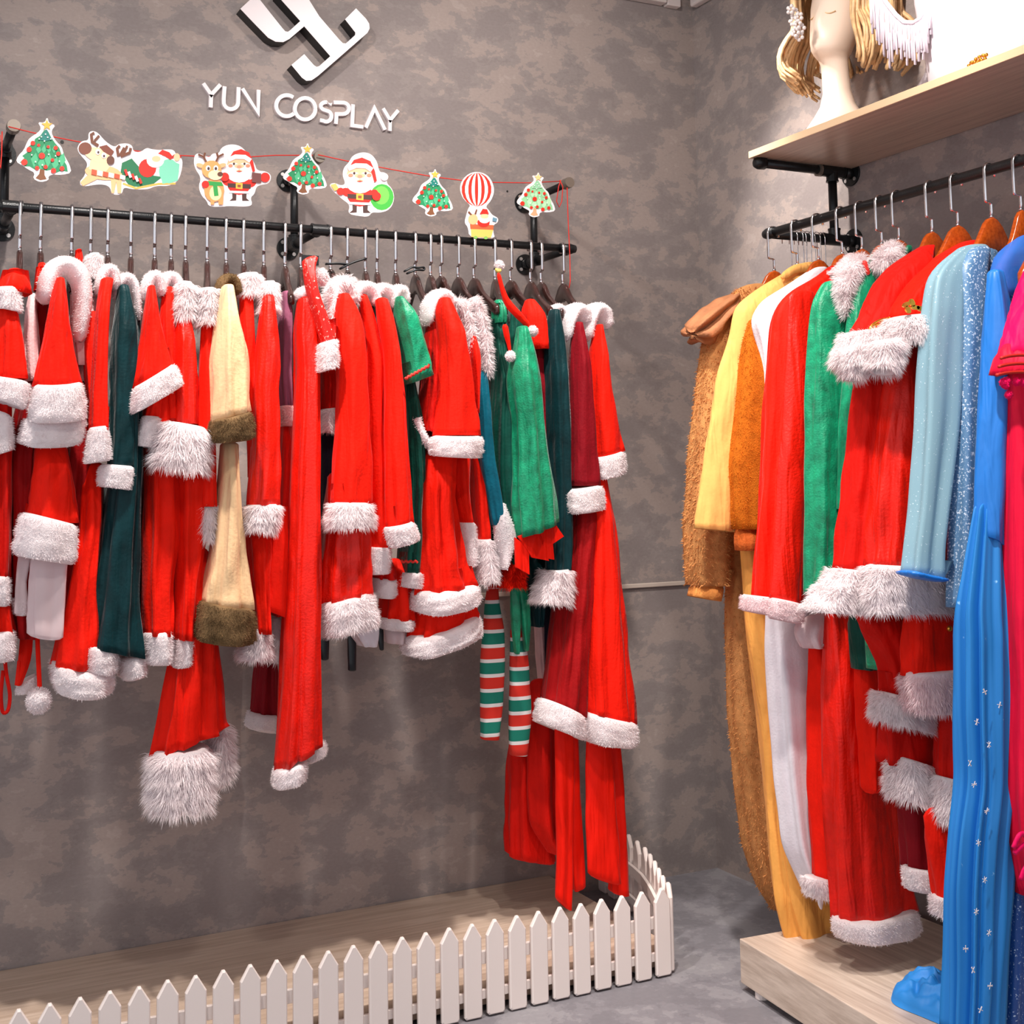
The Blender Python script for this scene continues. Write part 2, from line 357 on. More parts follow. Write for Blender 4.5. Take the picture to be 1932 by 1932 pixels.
# ------------------------------------------------------------------ pipe racks
RY, RZ, RR = -.28, 1.842, .0105
def flange(p, nrm, parent, r=.031):
    p = np.array(p, float); nrm = np.array(nrm, float)
    o = MB().tube([p, p + nrm * .0055], r, 28).tube([p, p + nrm * .026], .0155, 18).build('flange', M['black_pipe'], parent)
    o.data.polygons.foreach_set('use_smooth', [len(q.vertices) == 4 for q in o.data.polygons])
    a = np.cross(nrm, (0, 0, 1.))
    for k in range(4):
        th = math.pi / 4 + k * math.pi / 2; c = p + (a * math.cos(th) + np.array([0, 0, 1.]) * math.sin(th)) * r * .72
        MB().tube([c, c + nrm * .0075], .0052, 10).build('screw', M['screw'], o)
def pipe(pts, name, parent, r=RR): return MB().tube(pts, r, 16).build(name, M['black_pipe'], parent, True)
def fitting(p, q, parent, r=.0148, name='fitting'):
    p, q = np.array(p, float), np.array(q, float); t = (q - p) / np.linalg.norm(q - p)
    return MB().tube([p, p + t * .004, p + t * .0041, q - t * .0041, q - t * .004, q], [r * 1.08, r * 1.08, r, r, r * 1.08, r * 1.08], 16).build(name, M['black_pipe'], parent, False)
rk = thing('pipe_rack', (-1.36, 0, 1.84), 'long black pipe clothes rail with three brackets on the back wall', 'clothes rail')
for x in (-.63, -1.358, -2.086):
    flange((x, 0, 2.030), (0, -1, 0), rk); flange((x, 0, RZ), (0, -1, 0), rk)
    pipe([(x, -.02, 2.030), (x, RY, 2.030)], 'arm', rk); pipe([(x, -.02, RZ), (x, RY + (.0 if x > -.7 else 0), RZ)], 'arm', rk)
    pipe([(x, -.062, RZ), (x, -.062, 2.030)], 'post', rk)
    fitting((x, -.040, 2.030), (x, -.086, 2.030), rk); fitting((x, -.040, RZ), (x, -.086, RZ), rk)
    fitting((x, -.062, 2.006), (x, -.062, 2.030), rk); fitting((x, -.062, RZ), (x, -.062, RZ + .026), rk)
    MB().tube([(x, RY + .022, 2.030), (x, RY, 2.030), (x, RY - .005, 2.030)], [.0155, .0155, .0145], 20).build('end_cap', M['cap'], rk, False)
    fitting((x - .022 if x < -.7 else x - .001, RY, RZ), (x + .022, RY, RZ), rk, .0145) if x < -.7 else None
    fitting((x, RY + .03, RZ), (x, RY, RZ), rk, .0135)
pipe([(-2.9, RY, RZ), (-.636, RY, RZ)], 'rail', rk)
MB().tube([(-.665, RY, RZ), (-.630, RY, RZ), (-.616, RY, RZ), (-.612, RY, RZ)], [.0128, .0135, .011, .005], 16).build('elbow', M['black_pipe'], rk, True)

XR, ZR = -.29, 1.828
r2 = thing('pipe_rack', (-.02, -.72, 1.9), 'black pipe rail and bracket under the oak shelf on the right wall', 'clothes rail')
YB = -.722
for yb in (YB, -2.75):
    flange((0, yb, 2.014), (-1, 0, 0), r2, .034); flange((0, yb, ZR), (-1, 0, 0), r2, .034)
    pipe([(-.02, yb, 2.014), (-.305, yb, 2.014)], 'arm', r2, .0118); pipe([(-.02, yb, ZR), (XR, yb, ZR)], 'arm', r2, .0118)
    pipe([(-.068, yb, ZR), (-.068, yb, 2.014)], 'post', r2, .0118)
    fitting((-.03, yb, 2.014), (-.108, yb, 2.014), r2, .0158); fitting((-.03, yb, ZR), (-.108, yb, ZR), r2, .0158)
    fitting((-.068, yb, 1.985), (-.068, yb, 2.014), r2, .0158); fitting((-.068, yb, ZR), (-.068, yb, ZR + .03), r2, .0158)
    MB().tube([(-.118, yb, 2.014), (-.114, yb, 2.014), (-.110, yb, 2.014)], [.0175, .0175, .0175], 18).build('clamp_ring', M['cap'], r2)
    MB().tube([(-.294, yb, 2.014), (-.312, yb, 2.014), (-.322, yb, 2.014), (-.326, yb, 2.014)], [.0165, .0172, .0135, .006], 18).build('end_cap', M['black_pipe'], r2, True)
pipe([(XR, YB, ZR), (XR, -2.75, ZR)], 'rail', r2, .0118)
MB().tube([(XR, YB - .03, ZR), (XR, YB, ZR), (XR, YB + .012, ZR), (XR, YB + .016, ZR)], [.0142, .0148, .011, .004], 16).build('elbow', M['black_pipe'], r2, True)

# ------------------------------------------------------------------ shelf
sh = thing('wall_shelf', (-.17, -1.9, 2.04), 'oak display shelf carried on black pipe brackets above the right rail', 'shelf')
MB().box((-.333, -3.2, 2.0262), (-.007, -.712, 2.0435)).build('board', M['shelf'], sh)
bevel(MB().box((-.3355, -3.2, 2.0258), (-.333, -.711, 2.0440)).build('edge_band', M['edge'], sh), .0006, 1)
MB().box((-.333, -.712, 2.0258), (-.007, -.7105, 2.0440)).build('edge_band', M['edge'], sh)

# ------------------------------------------------------------------ hangers
def hanger_mesh(sx=1., sz=1.):
    hk = MB(); pts = []
    r = .0165
    for k in range(9):                                  # loop over the pipe, from behind to the front
        th = math.radians(200 - k * 25); pts.append((0, -r * math.cos(th) * -1 * -1, r * math.sin(th)))
    pts = [(0, -p[1], p[2]) for p in pts] if pts[0][1] < 0 else pts
    pts = [(0, .0165, -.012), (0, .0165, 0), (0, .0135, .0085), (0, .0075, .0135), (0, 0, .0148), (0, -.0075, .0135), (0, -.0135, .0085), (0, -.0165, 0),
           (0, -.0165, -.03), (0, -.0165, -.064), (0, -.0155, -.068), (0, -.011, -.0695), (0, -.005, -.0695), (0, -.001, -.0705), (0, 0, -.074), (0, 0, -.085), (0, 0, -.102)]
    hk.tube(pts, .0024, 8, flat=(1.7, .8))
    hk.tube([(0, 0, -.096), (0, 0, -.1005)], .0045, 10)
    ss = [0, .018, .034, .05, .068, .09, .12, .15, .18, .2, .206]
    zt = [0, -.003, -.0105, -.0235, -.0385, -.0525, -.067, -.079, -.0905, -.0985, -.104]
    zb = [-.052, -.0485, -.0505, -.0585, -.069, -.081, -.0945, -.1065, -.118, -.124, -.119]
    th = [.0066, .0066, .0066, .0066, .0064, .0064, .0066, .0072, .0078, .0072, .003]
    ss = [s * sx for s in ss]; zt = [z * sz for z in zt]; zb = [z * sz - .004 * (sz - 1) for z in zb]
    st = [(-s, a, b, c) for s, a, b, c in zip(ss[::-1], zt[::-1], zb[::-1], th[::-1])] + [(s, a, b, c) for s, a, b, c in list(zip(ss, zt, zb, th))[1:]]
    V = []; F = []
    for s, a, b, c in st:
        a -= .1; b -= .1; h = a - b; e = min(.004, h * .25)
        bend = -.0 + .10 * s * s
        V += [(q[0] - bend, s, q[1]) for q in ((-c * .6, a), (c * .6, a), (c, a - e), (c, b + e), (c * .6, b), (-c * .6, b), (-c, b + e), (-c, a - e))]
    n = len(st)
    for k in range(n - 1): F += [[8 * k + j, 8 * k + (j + 1) % 8, 8 * k + 8 + (j + 1) % 8, 8 * k + 8 + j] for j in range(8)]
    F += [list(range(8))[::-1], [8 * n - 8 + j for j in range(8)]]
    sd = MB().add(V, F)
    return hk, sd
def fixed(mb, name, mat, smooth=True):
    o = mesh(name, mb.V, mb.F, mat, None, smooth); d = o.data; bpy.data.objects.remove(o); return d
_hk, _sd = hanger_mesh()
HK = fixed(_hk, 'hook', M['chrome']); SD = fixed(_sd, 'shoulder', M['dark_wood'], False); SO = fixed(hanger_mesh(.74, 1.42)[1], 'shoulder', M['orange_wood'], False)
def smooth_by_angle(me):
    me.polygons.foreach_set('use_smooth', [True] * len(me.polygons))
for me in (SD, SO): smooth_by_angle(me)
def hanger(loc, rz, me, label, group, tilt=0., wide=1.):
    t = thing('clothes_hanger', loc, label, 'hanger', group); t.rotation_euler = (tilt, 0, rz)
    for nm, m_ in (('hook', HK), ('shoulder', me)):
        o = bpy.data.objects.new(nm, m_); COL.objects.link(o); o.parent = t
        if nm == 'shoulder': o.scale = (1, wide, 1)
    return t
def ordn(n):
    return ['first', 'second', 'third', 'fourth', 'fifth', 'sixth', 'seventh', 'eighth', 'ninth', 'tenth', 'eleventh', 'twelfth', 'thirteenth', 'fourteenth', 'fifteenth', 'sixteenth', 'seventeenth', 'eighteenth', 'nineteenth', 'twentieth', 'twenty-first', 'twenty-second', 'twenty-third', 'twenty-fourth', 'twenty-fifth', 'twenty-sixth', 'twenty-seventh', 'twenty-eighth', 'twenty-ninth', 'thirtieth'][n]
HU = [40, 79, 138, 174, 206, 250, 295, 326, 353, 394, 430, 463, 501, 541, 571, 627, 659, 693, 715, 750, 787, 816, 835, 868, 898, 938, 967, 1005, 1025, 1066]
HE = {13: 553, 14: 575, 15: 650, 16: 668, 17: 703, 18: 722, 19: 760, 20: 812, 21: 838, 22: 874, 23: 906, 24: 940, 25: 956, 26: 1013, 27: 1042, 28: 1062, 29: 1104}
HX = []
for i, u in enumerate(HU):
    p = at(u, 387 + .0785 * (u - 5), y=RY - .0165); x = p[0]; HX.append(x)
    ue = HE.get(i, u + rnd.uniform(-5, 6)); e = at(ue, 575, y=-.475)
    rz = math.atan2(e[0] - x, .195)                    # the near end leans toward where its shoulder shows
    hanger((x, RY, RZ), rz, SD, 'dark wooden hanger with chrome hook, %s from the left on the long rail' % ordn(i), 'dark hangers on the long rail')
HR = [1447, 1490, 1530, 1574, 1611, 1648, 1680, 1742, 1790, 1853, 1908, 1955]
RYs = []
for i, u in enumerate(HR):
    p = at(u, 440 - .2905 * (u - 1440), x=XR - .016); y = p[1] - .004; RYs.append(y)
    hanger((XR, y, ZR), math.radians(-90 + (4 if i % 2 else -3)), SO, 'glossy orange-brown wooden hanger, %s from the corner on the right rail' % ordn(i), 'orange hangers on the right rail', 0., .58 if i > 9 else 1.)
# thin wire hooks of spare hangers pushed along the lower bracket arm
wh = MB().tube([(0, .0165, -.02), (0, .016, 0), (0, .011, .011), (0, 0, .0155), (0, -.011, .011), (0, -.0165, 0), (0, -.0165, -.085), (0, -.012, -.09), (0, 0, -.092), (0, 0, -.12)], .0013, 6)
wb = MB().tube([(0, -.1, -.175), (0, -.06, -.145), (0, 0, -.118), (0, .06, -.145), (0, .1, -.175), (0, 0, -.176), (0, -.1, -.175)], .0014, 6)
WH = fixed(wh, 'hook', M['chrome']); WB = fixed(wb, 'bow', M['chrome'])
for k, u in enumerate((1484, 1497, 1507, 1514, 1522, 1530, 1540, 1549)):
    p = at(u, 456, y=YB); t = thing('wire_hanger', (p[0], YB, ZR + .0012), 'thin wire hanger, %s from the left on the short bracket arm' % ordn(k), 'hanger', 'wire hangers on the bracket arm')
    t.rotation_euler = (0, 0, math.radians(rnd.uniform(-8, 8)))
    for nm, m_ in (('hook', WH), ('bow', WB)):
        o = bpy.data.objects.new(nm, m_); COL.objects.link(o); o.parent = t

# ------------------------------------------------------------------ wall sign
sg = thing('wall_logo', tuple(at(590, 60, y=0)), 'thick white interlaced logo with black sides high on the back wall', 'sign')
lp = [(1095, 40), (1165, -25), (1240, 70), (1288, 130), (1300, 143), (1312, 145), (1322, 138), (1368, 96), (1262, -22), (1340, -110), (1455, 75), (1545, 180), (1562, 197), (1576, 198), (1618, 160), (1619, 148), (1572, 88), (1622, 38), (1668, 86), (1682, 108), (1684, 130), (1674, 150), (1450, 345), (1420, 366), (1396, 368), (1376, 354), (1328, 296), (1386, 247), (1430, 297), (1442, 305), (1454, 302), (1505, 256), (1386, 120), (1318, 178), (1290, 192), (1256, 190), (1222, 172), (1150, 98)]
W = [at(a / 2.415, b / 2.415, y=-.045) for a, b in lp]
o = MB().prism([(p[0], -.0455, p[2]) for p in W], (0, .0015, 0)).build('face', M['sign_white'], sg)
o = MB().prism([(p[0], -.044, p[2]) for p in W], (0, .044, 0)).build('return', M['sign_side'], sg, label='black side return')
st = thing('wall_lettering', tuple(at(565, 205, y=0)), 'slim white raised capitals in one row under the logo', 'sign')
def arc(cx, cy, rx, ry, a0, a1, n=14): return [(cx + rx * math.cos(math.radians(a0 + (a1 - a0) * k / n)), cy + ry * math.sin(math.radians(a0 + (a1 - a0) * k / n))) for k in range(n + 1)]
LET = [
 [[(926, 380), (962, 432), (1004, 386)], [(962, 432), (960, 490)]],
 [[(1023, 394), (1019, 452)] + arc(1052, 466, 33, 32, 190, 5, 10) + [(1087, 398)]],
 [[(1104, 404), (1176, 515), (1178, 410)]],
 [arc(1306, 482, 48, 48, -52, -312, 20)],
 [arc(1390, 496, 47, 49, 0, 360, 24)],
 [[(1511, 476), (1494, 468)] + arc(1484, 484, 23, 18, -60, -245, 9) + arc(1486, 530, 24, 25, -60, 125, 10) + [(1458, 548)]],
 [[(1520, 467), (1560, 468)] + arc(1562, 494, 28, 26, -80, 90, 8) + [(1533, 520), (1530, 565)]],
 [[(1608, 476), (1604, 572), (1655, 579)]],
 [[(1666, 582), (1706, 494), (1754, 592)]],
 [[(1745, 494), (1777, 548), (1814, 503)], [(1777, 548), (1776, 597)]],
]
def stroke(pts, wd):
    """offset outline of a polyline in the wall plane"""
    P = [np.array((q[0], q[2])) for q in pts]; L = []; R_ = []
    for k, p in enumerate(P):
        t0 = P[k] - P[k - 1] if k else P[1] - P[0]; t1 = P[k + 1] - P[k] if k < len(P) - 1 else t0
        if np.linalg.norm(t0) < 1e-9: t0 = t1
        t0 = t0 / np.linalg.norm(t0); t1 = t1 / max(1e-9, np.linalg.norm(t1)); n0 = np.array([-t0[1], t0[0]]); n1 = np.array([-t1[1], t1[0]])
        b = n0 + n1; b /= max(.3, np.linalg.norm(b)); s = 1 / max(.45, b @ n0); L.append(p + b * wd * s); R_.append(p - b * wd * s)
    return L, R_
for L_ in LET:
    mb = MB()
    for pl_ in L_:
        pts = [at(a / 2.415, b / 2.415, y=-.008) for a, b in pl_]; l, r = stroke(pts, .0052)
        for k in range(len(l) - 1):
            mb.prism([(l[k][0], -.010, l[k][1]), (l[k + 1][0], -.010, l[k + 1][1]), (r[k + 1][0], -.010, r[k + 1][1]), (r[k][0], -.010, r[k][1])], (0, .010, 0))
    mb.build('letter', M['sign_white'], st)
# ------------------------------------------------------------------ garment builders
def smooth_rows(rows, step=.016):
    """rows of (L, R) points -> evenly resampled, lightly smoothed"""
    L = np.array([r[0] for r in rows]); R_ = np.array([r[1] for r in rows]); C = (L + R_) / 2
    s = np.concatenate([[0], np.cumsum(np.linalg.norm(np.diff(C, axis=0), axis=1))]); n = max(4, int(s[-1] / step) + 1)
    q = np.linspace(0, s[-1], n)
    f = lambda A: np.stack([np.interp(q, s, A[:, k]) for k in range(3)], 1)
    L, R_ = f(L), f(R_)
    for _ in range(2):
        for A in (L, R_): A[1:-1] = .25 * A[:-2] + .5 * A[1:-1] + .25 * A[2:]
    return L, R_

def grid_tube(L, R_, d, nrm, seg, fold, seed, lean=0., prof=None):
    """rings: an ellipse on each L-R chord, depth d along nrm, with cloth folds running down"""
    rg = np.random.RandomState(seed); K = len(L); C = (L + R_) / 2; e = (R_ - L) / 2
    th = np.arange(seg) / seg * 2 * np.pi; n, a0, a1 = fold; a0 *= 1.3; a1 *= 1.45
    ph = rg.rand(4) * 6.28; s = np.linspace(0, 1, K)[:, None]
    amp = a0 + (a1 - a0) * s
    wob = .5 * np.sin(s * 3 + ph[3])
    m = 1 + amp * (np.sin(n * th + ph[0] + wob) + .55 * np.sin((n * 1.7 // 1) * th + ph[1] - wob) + .35 * np.sin((n // 2 + 1) * th + ph[2]))
    m = m / (1 + amp * .6)
    for q in range(5):                                  # slanting drag wrinkles
        kk = rg.randint(2, 7); fs = rg.uniform(4, 16); m = m + .011 * (.4 + s) * np.sin(kk * th + fs * s * 2 + rg.rand() * 6.28)
    if np.isscalar(d): d = np.full(K, d)
    if prof is not None: m = m * np.asarray(prof)[:, None]
    ct, sn = np.cos(th), np.sin(th)
    sg = lambda x, p: np.sign(x) * np.abs(x) ** p
    P = C[:, None] + e[:, None] * (sg(ct, .85)[None] * m)[..., None] + nrm[None, None] * (d[:, None] * sg(sn, .85)[None] * m)[..., None]
    return P

def tube_faces(K, N):
    k = np.arange(K - 1)[:, None] * N; j = np.arange(N)[None]; jn = (j + 1) % N
    return np.stack([k + j, k + N + j, k + N + jn, k + jn], -1).reshape(-1, 4).tolist()

def strands(P, count, length, rg, droop=.5, up=0., wd=.0011, spread=.6):
    """tapering fur strands rooted on ring grid P (K, N, 3)"""
    K, N, _ = P.shape
    du = np.roll(P, -1, 1) - np.roll(P, 1, 1); dv = np.gradient(P, axis=0); nn = np.cross(du, dv)
    ln = np.linalg.norm(nn, axis=2, keepdims=True); ln[ln == 0] = 1; nn = nn / ln
    if ((nn * (P - P.mean((0, 1)))).sum(2).mean()) < 0: nn = -nn
    k = rg.rand(count) * (K - 1.001); j = rg.rand(count) * N; k0 = k.astype(int); j0 = j.astype(int) % N; fk = (k - k0)[:, None]; fj = (j - np.floor(j))[:, None]; j1 = (j0 + 1) % N
    b = (P[k0, j0] * (1 - fj) + P[k0, j1] * fj) * (1 - fk) + (P[k0 + 1, j0] * (1 - fj) + P[k0 + 1, j1] * fj) * fk
    n = nn[k0, j0]; clump = np.sin(b * 170.) * .35
    d = n + np.array([0, 0, -droop]) + rg.randn(count, 3) * spread * .45 + clump; d /= np.linalg.norm(d, axis=1, keepdims=True)
    l = length * (.6 + .8 * rg.rand(count))[:, None]
    side = np.cross(d, n + .25 * rg.randn(count, 3)); side /= np.linalg.norm(side, axis=1, keepdims=True); side *= wd * (.7 + .6 * rg.rand(count))[:, None]
    b = b - n * .001; mid = b + d * l * .55; tip = mid + (d + np.array([0, 0, -droop * .7])) * l * .4
    V = np.stack([b - side, b + side, mid + side * .6, mid - side * .6, tip], 1).reshape(-1, 3)
    i = np.arange(count) * 5
    return V, [[a, a + 1, a + 2, a + 3] for a in i] + [[a + 3, a + 2, a + 4] for a in i]

NY = np.array([0., 1., 0.]); SEED = [100]
def nseed(): SEED[0] += 1; return SEED[0]
def rows3(rows, y):
    out = []
    for r in rows:
        if len(r) == 3: v, a, b = r; out.append((at(a, v, y=y), at(b, v, y=y)))
        else: out.append((at(r[0], r[1], y=y), at(r[2], r[3], y=y)))
    return out

def T(g, name, mat, y, d, rows, fold=(7, .02, .10), hollow=True, label=None, seg=40, topd=None, fur=None, step=.016):
    """hanging tube of cloth: sleeve, skirt, trouser leg, hood"""
    L, R_ = smooth_rows(rows3(rows, y), step); K = len(L)
    if np.isscalar(d):
        wd = np.linalg.norm(R_ - L, axis=1) / 2
        dd = d * np.clip(.45 + .55 * np.linspace(0, 4, K), 0, 1) if topd is None else topd + (d - topd) * np.linspace(0, 1, K)
    else: dd = np.interp(np.linspace(0, 1, K), np.linspace(0, 1, len(d)), d)
    P = grid_tube(L, R_, dd, NY, seg, fold, nseed())
    up = P[0].mean(0); dirv = (P[0] - P[1]).mean(0); dirv = dirv / (np.linalg.norm(dirv) + 1e-9)
    r0 = np.linalg.norm(R_[0] - L[0]) / 2; c0 = P[0].mean(0)
    caps = [c0 + (P[0] - c0) * f + dirv * r0 * h for f, h in ((.25, .42), (.62, .33), (.88, .16))]
    G = np.concatenate([np.array(caps), P])
    if hollow:
        c1 = P[-1].mean(0); G = np.concatenate([G, [c1 + (P[-1] - c1) * .93 - dirv * .001], [c1 + (P[-1] - c1) * .90 + dirv * .012], [c1 + (P[-1] - c1) * .7 + dirv * .05]])
    else:
        c1 = P[-1].mean(0); G = np.concatenate([G, [c1 + (P[-1] - c1) * .8 - dirv * r0 * .15], [c1 + (P[-1] - c1) * .4 - dirv * r0 * .25]])
    N = seg; K2 = len(G); V = G.reshape(-1, 3); F = tube_faces(K2, N); F.append(list(range(N))[::-1][::-1]); F.append([(K2 - 1) * N + j for j in range(N)])
    if fur:
        vs, fs = strands(P, fur[0], fur[1], np.random.RandomState(nseed()), *fur[2:]); n0 = len(V); V = np.concatenate([V, vs]); F = F + [[a + n0 for a in f] for f in fs]
    return mesh(name, V, F, mat, g, True, None, label)

def F(g, name, y, TL, TR, BR, BL, d=.03, mat='fur', ln=.006, cnt=900, droop=.3, label='white fur trim', belly=.006, bow=0., seg=44, fold=(5, .012, .03)):
    """fur band: thick soft ring between a top edge TL-TR and a bottom edge BL-BR"""
    K = 8; s = np.linspace(0, 1, K)[:, None]; p = [at(*q, y=y) for q in (TL, TR, BR, BL)]
    L = p[0] * (1 - s) + p[3] * s; R_ = p[1] * (1 - s) + p[2] * s
    wd = np.linalg.norm(R_ - L, axis=1).mean() / 2; prof = np.array([.93, .985, 1.0, 1.0, 1.0, 1.0, .985, .93])
    P = grid_tube(L, R_, d, NY, seg, fold, nseed(), prof=prof)
    if bow:                                             # hem edge that dips in the middle of the front
        cx = np.linspace(0, 2 * np.pi, seg, endpoint=False); P[:, :, 2] -= bow * np.abs(np.sin(cx))[None] * np.where(np.sin(cx) < 0, 1, -.3)[None]
    c0, c1 = P[0].mean(0), P[-1].mean(0); dv = c0 - c1; dv /= np.linalg.norm(dv)
    G = np.concatenate([[c0 + (P[0] - c0) * .55 + dv * .002], [c0 + (P[0] - c0) * .9 + dv * .003], P, [c1 + (P[-1] - c1) * .93 - dv * .003], [c1 + (P[-1] - c1) * .72 - dv * .001], [c1 + (P[-1] - c1) * .62 + dv * .02]])
    N = seg; V = G.reshape(-1, 3); Fc = tube_faces(len(G), N); Fc += [list(range(N)), [(len(G) - 1) * N + j for j in range(N)]]
    vs, fs = strands(P, int(cnt * 1.9), ln, np.random.RandomState(nseed()), droop, 0., .00045 + ln * .014); n0 = len(V)
    V = np.concatenate([V, vs]); Fc = Fc + [[a + n0 for a in f] for f in fs]
    return mesh(name, V, Fc, M[mat], g, True, None, label)
def FF(g, name, y, TL, TR, BR, BL, d=.032, **k):
    """shaggy long-haired version"""
    kw = dict(ln=.019, cnt=2600, droop=.75, label='shaggy white fur trim'); kw.update(k); return F(g, name, y, TL, TR, BR, BL, d, **kw)

def SW(g, name, mat, y, pts, rad, dep=None, fur=None, n=14, label=None):
    """soft roll along a path: collar, cord, hat tail"""
    P = [at(u, v, y=(y if np.isscalar(y) else y[k])) for k, (u, v) in enumerate(pts)]; P = np.array(P); s = np.linspace(0, 1, len(P)); q = np.linspace(0, 1, len(P) * 4 - 3)
    Q = np.stack([np.interp(q, s, P[:, k]) for k in range(3)], 1)
    for _ in range(3): Q[1:-1] = .25 * Q[:-2] + .5 * Q[1:-1] + .25 * Q[2:]
    k0 = 1 / 830.; r = np.interp(q, np.linspace(0, 1, len(rad)), rad) * k0 if hasattr(rad, '__len__') else np.full(len(q), rad * k0)
    r = r.copy()
    if fur is not None or n > 8: r[0] *= .5; r[-1] *= .5
    t = np.gradient(Q, axis=0); t /= np.linalg.norm(t, axis=1, keepdims=True); b = np.cross(t, NY); b /= np.linalg.norm(b, axis=1, keepdims=True) + 1e-9; d = np.cross(b, t)
    th = np.arange(n) / n * 2 * np.pi; ds = 1.0 if dep is None else dep
    G = Q[:, None] + (r[:, None] * np.cos(th)[None])[..., None] * b[:, None] + (r[:, None] * ds * np.sin(th)[None])[..., None] * d[:, None]
    V = G.reshape(-1, 3); Fc = tube_faces(len(G), n) + [list(range(n)), [(len(G) - 1) * n + j for j in range(n)]]
    if fur:
        vs, fs = strands(G, fur[0], fur[1], np.random.RandomState(nseed()), *(fur[2:] or (.3,))); n0 = len(V); V = np.concatenate([V, vs]); Fc += [[a + n0 for a in f] for f in fs]
    return mesh(name, V, Fc, mat if not isinstance(mat, str) else M[mat], g, True, None, label)
def COLLAR(g, y, pts, rad=9, shag=False, mat='fur', label='white fur collar'):
    rad = [r * 1.2 for r in rad] if hasattr(rad, '__len__') else rad * 1.2
    return SW(g, 'collar', mat, y, pts, rad, 3.0, (3600, .016, .5, 0., .0007) if shag else (1600, .005, .2, 0., .0006), 18, label)
def BALL(g, name, mat, u, v, r, y, fur=(700, .005, .1), label='white pompom'):
    p = at(u, v, y=y); th = np.linspace(.15, np.pi - .15, 9); ph = np.arange(16) / 16 * 2 * np.pi; rr = r / 830.
    G = p + rr * np.stack([np.sin(th)[:, None] * np.cos(ph), np.sin(th)[:, None] * np.sin(ph), np.cos(th)[:, None] * np.ones(16)], -1)
    V = G.reshape(-1, 3); Fc = tube_faces(9, 16) + [list(range(16)), [8 * 16 + j for j in range(16)]]
    vs, fs = strands(G, fur[0], fur[1], np.random.RandomState(nseed()), fur[2]); n0 = len(V); V = np.concatenate([V, vs]); Fc += [[a + n0 for a in f] for f in fs]
    return mesh(name, V, Fc, M[mat], g, True, None, label)
def SLAB(g, name, mat, y, pts, th=.004, label=None):
    P = [at(u, v, y=y) for u, v in pts]; return MB().prism(P, (0, th, 0)).build(name, mat, g, False, label)
def G(i, label, cat='costume', group=None, name='hanging_costume'):
    return thing(name, (HX[i - 1], RY, RZ - .11), label, cat, group)
R_, R2, R3, SH = M['red'], M['red2'], M['red3'], M['shine']

# ------------------------------------------------------------------ long rail, from the left end
g = G(1, 'red costume with red hood and white collar at the left end of the rail')
T(g, 'hood', R_, -.50, .05, [(512, 12, 42), (522, 0, 51), (534, -7, 56), (556, -11, 60)], (5, .03, .05))
F(g, 'collar', -.53, (-12, 546), (36, 545), (43, 590), (-12, 580), label='white fur collar')
T(g, 'sleeve', R_, -.51, .04, [(580, -2, 32), (640, -12, 44), (715, -22, 53)])
F(g, 'cuff', -.53, (-24, 712), (57, 725), (50, 772), (-24, 748), .045, label='white fur cuff')
F(g, 'cuff', -.50, (-24, 772), (22, 788), (27, 846), (-24, 862), .04, label='white fur cuff')
T(g, 'body', R2, -.43, .07, [(600, -20, 22), (850, -24, 22), (1090, -26, 19)])
F(g, 'hem', -.44, (-26, 1086), (19, 1088), (18, 1138), (-26, 1138), .07, label='white fur hem')
T(g, 'skirt', R_, -.42, .06, [(1130, -26, 20), (1195, -30, 29)])
F(g, 'hem', -.43, (-30, 1194), (30, 1188), (28, 1240), (-30, 1246), .06, label='white fur hem')
SW(g, 'ribbon', 'red2', -.44, [(9, 1240), (12, 1275), (20, 1310), (16, 1343), (4, 1348), (1, 1310), (6, 1265)], 3.2, .5, None, 8)

g = G(2, 'red costume with pink lining and a hanging white pompom, second from the left end', 'costume')
T(g, 'collar', R_, -.44, .03, [(498, 72, 86), (520, 66, 92), (548, 62, 92)], (4, .05, .08))
T(g, 'lining', M['pinkwhite'], -.45, .03, [(556, 54, 68), (580, 47, 68), (650, 42, 76), (720, 46, 78)])
T(g, 'body', R3, -.39, .08, [(565, 60, 94), (700, 44, 88), (860, 8, 66), (1090, 10, 66), (1200, 22, 68)])
T(g, 'sash', R_, -.40, .012, [(1180, 40, 64), (1240, 34, 62), (1292, 27, 42)], (3, .05, .1))
SW(g, 'ribbon', 'red', -.43, [(70, 1190), (72, 1240), (75, 1300)], 4, .6, None, 8)
BALL(g, 'pompom', 'fur', 73, 1322, 21, -.44, (1500, .006, .1))
F(g, 'hem', -.38, (34, 1292), (72, 1272), (70, 1300), (30, 1308), .03, label='white fur hem')

g = G(3, 'red costume with a big white collar and double white cuff on a bell sleeve', 'costume')
COLLAR(g, -.49, [(84, 572), (88, 535), (100, 508), (120, 500), (140, 508), (152, 530), (156, 570), (152, 610), (148, 645)], [12, 14, 14, 14, 15, 14, 12, 9])
T(g, 'lining', M['pinkwhite'], -.455, .03, [(540, 132, 162), (620, 132, 172), (690, 140, 176)])
T(g, 'hood', R_, -.40, .03, [(472, 144, 154), (490, 140, 158), (515, 138, 156)], (4, .05, .08))
T(g, 'sleeve', R_, -.53, .05, [(527, 104, 121), (545, 98, 124), (600, 88, 128), (650, 79, 136), (700, 68, 148), (730, 61, 157)], (5, .015, .05))
F(g, 'cuff', -.545, (60, 728), (157, 722), (164, 788), (50, 794), .058, cnt=1600, bow=.008, label='white fur cuff')
F(g, 'cuff', -.52, (44, 790), (162, 786), (158, 832), (32, 836), .052, cnt=1600, bow=.012, label='white fur cuff')
T(g, 'body', R_, -.47, .06, [(846, 64, 126), (900, 57, 136), (985, 38, 148)], (7, .03, .08))
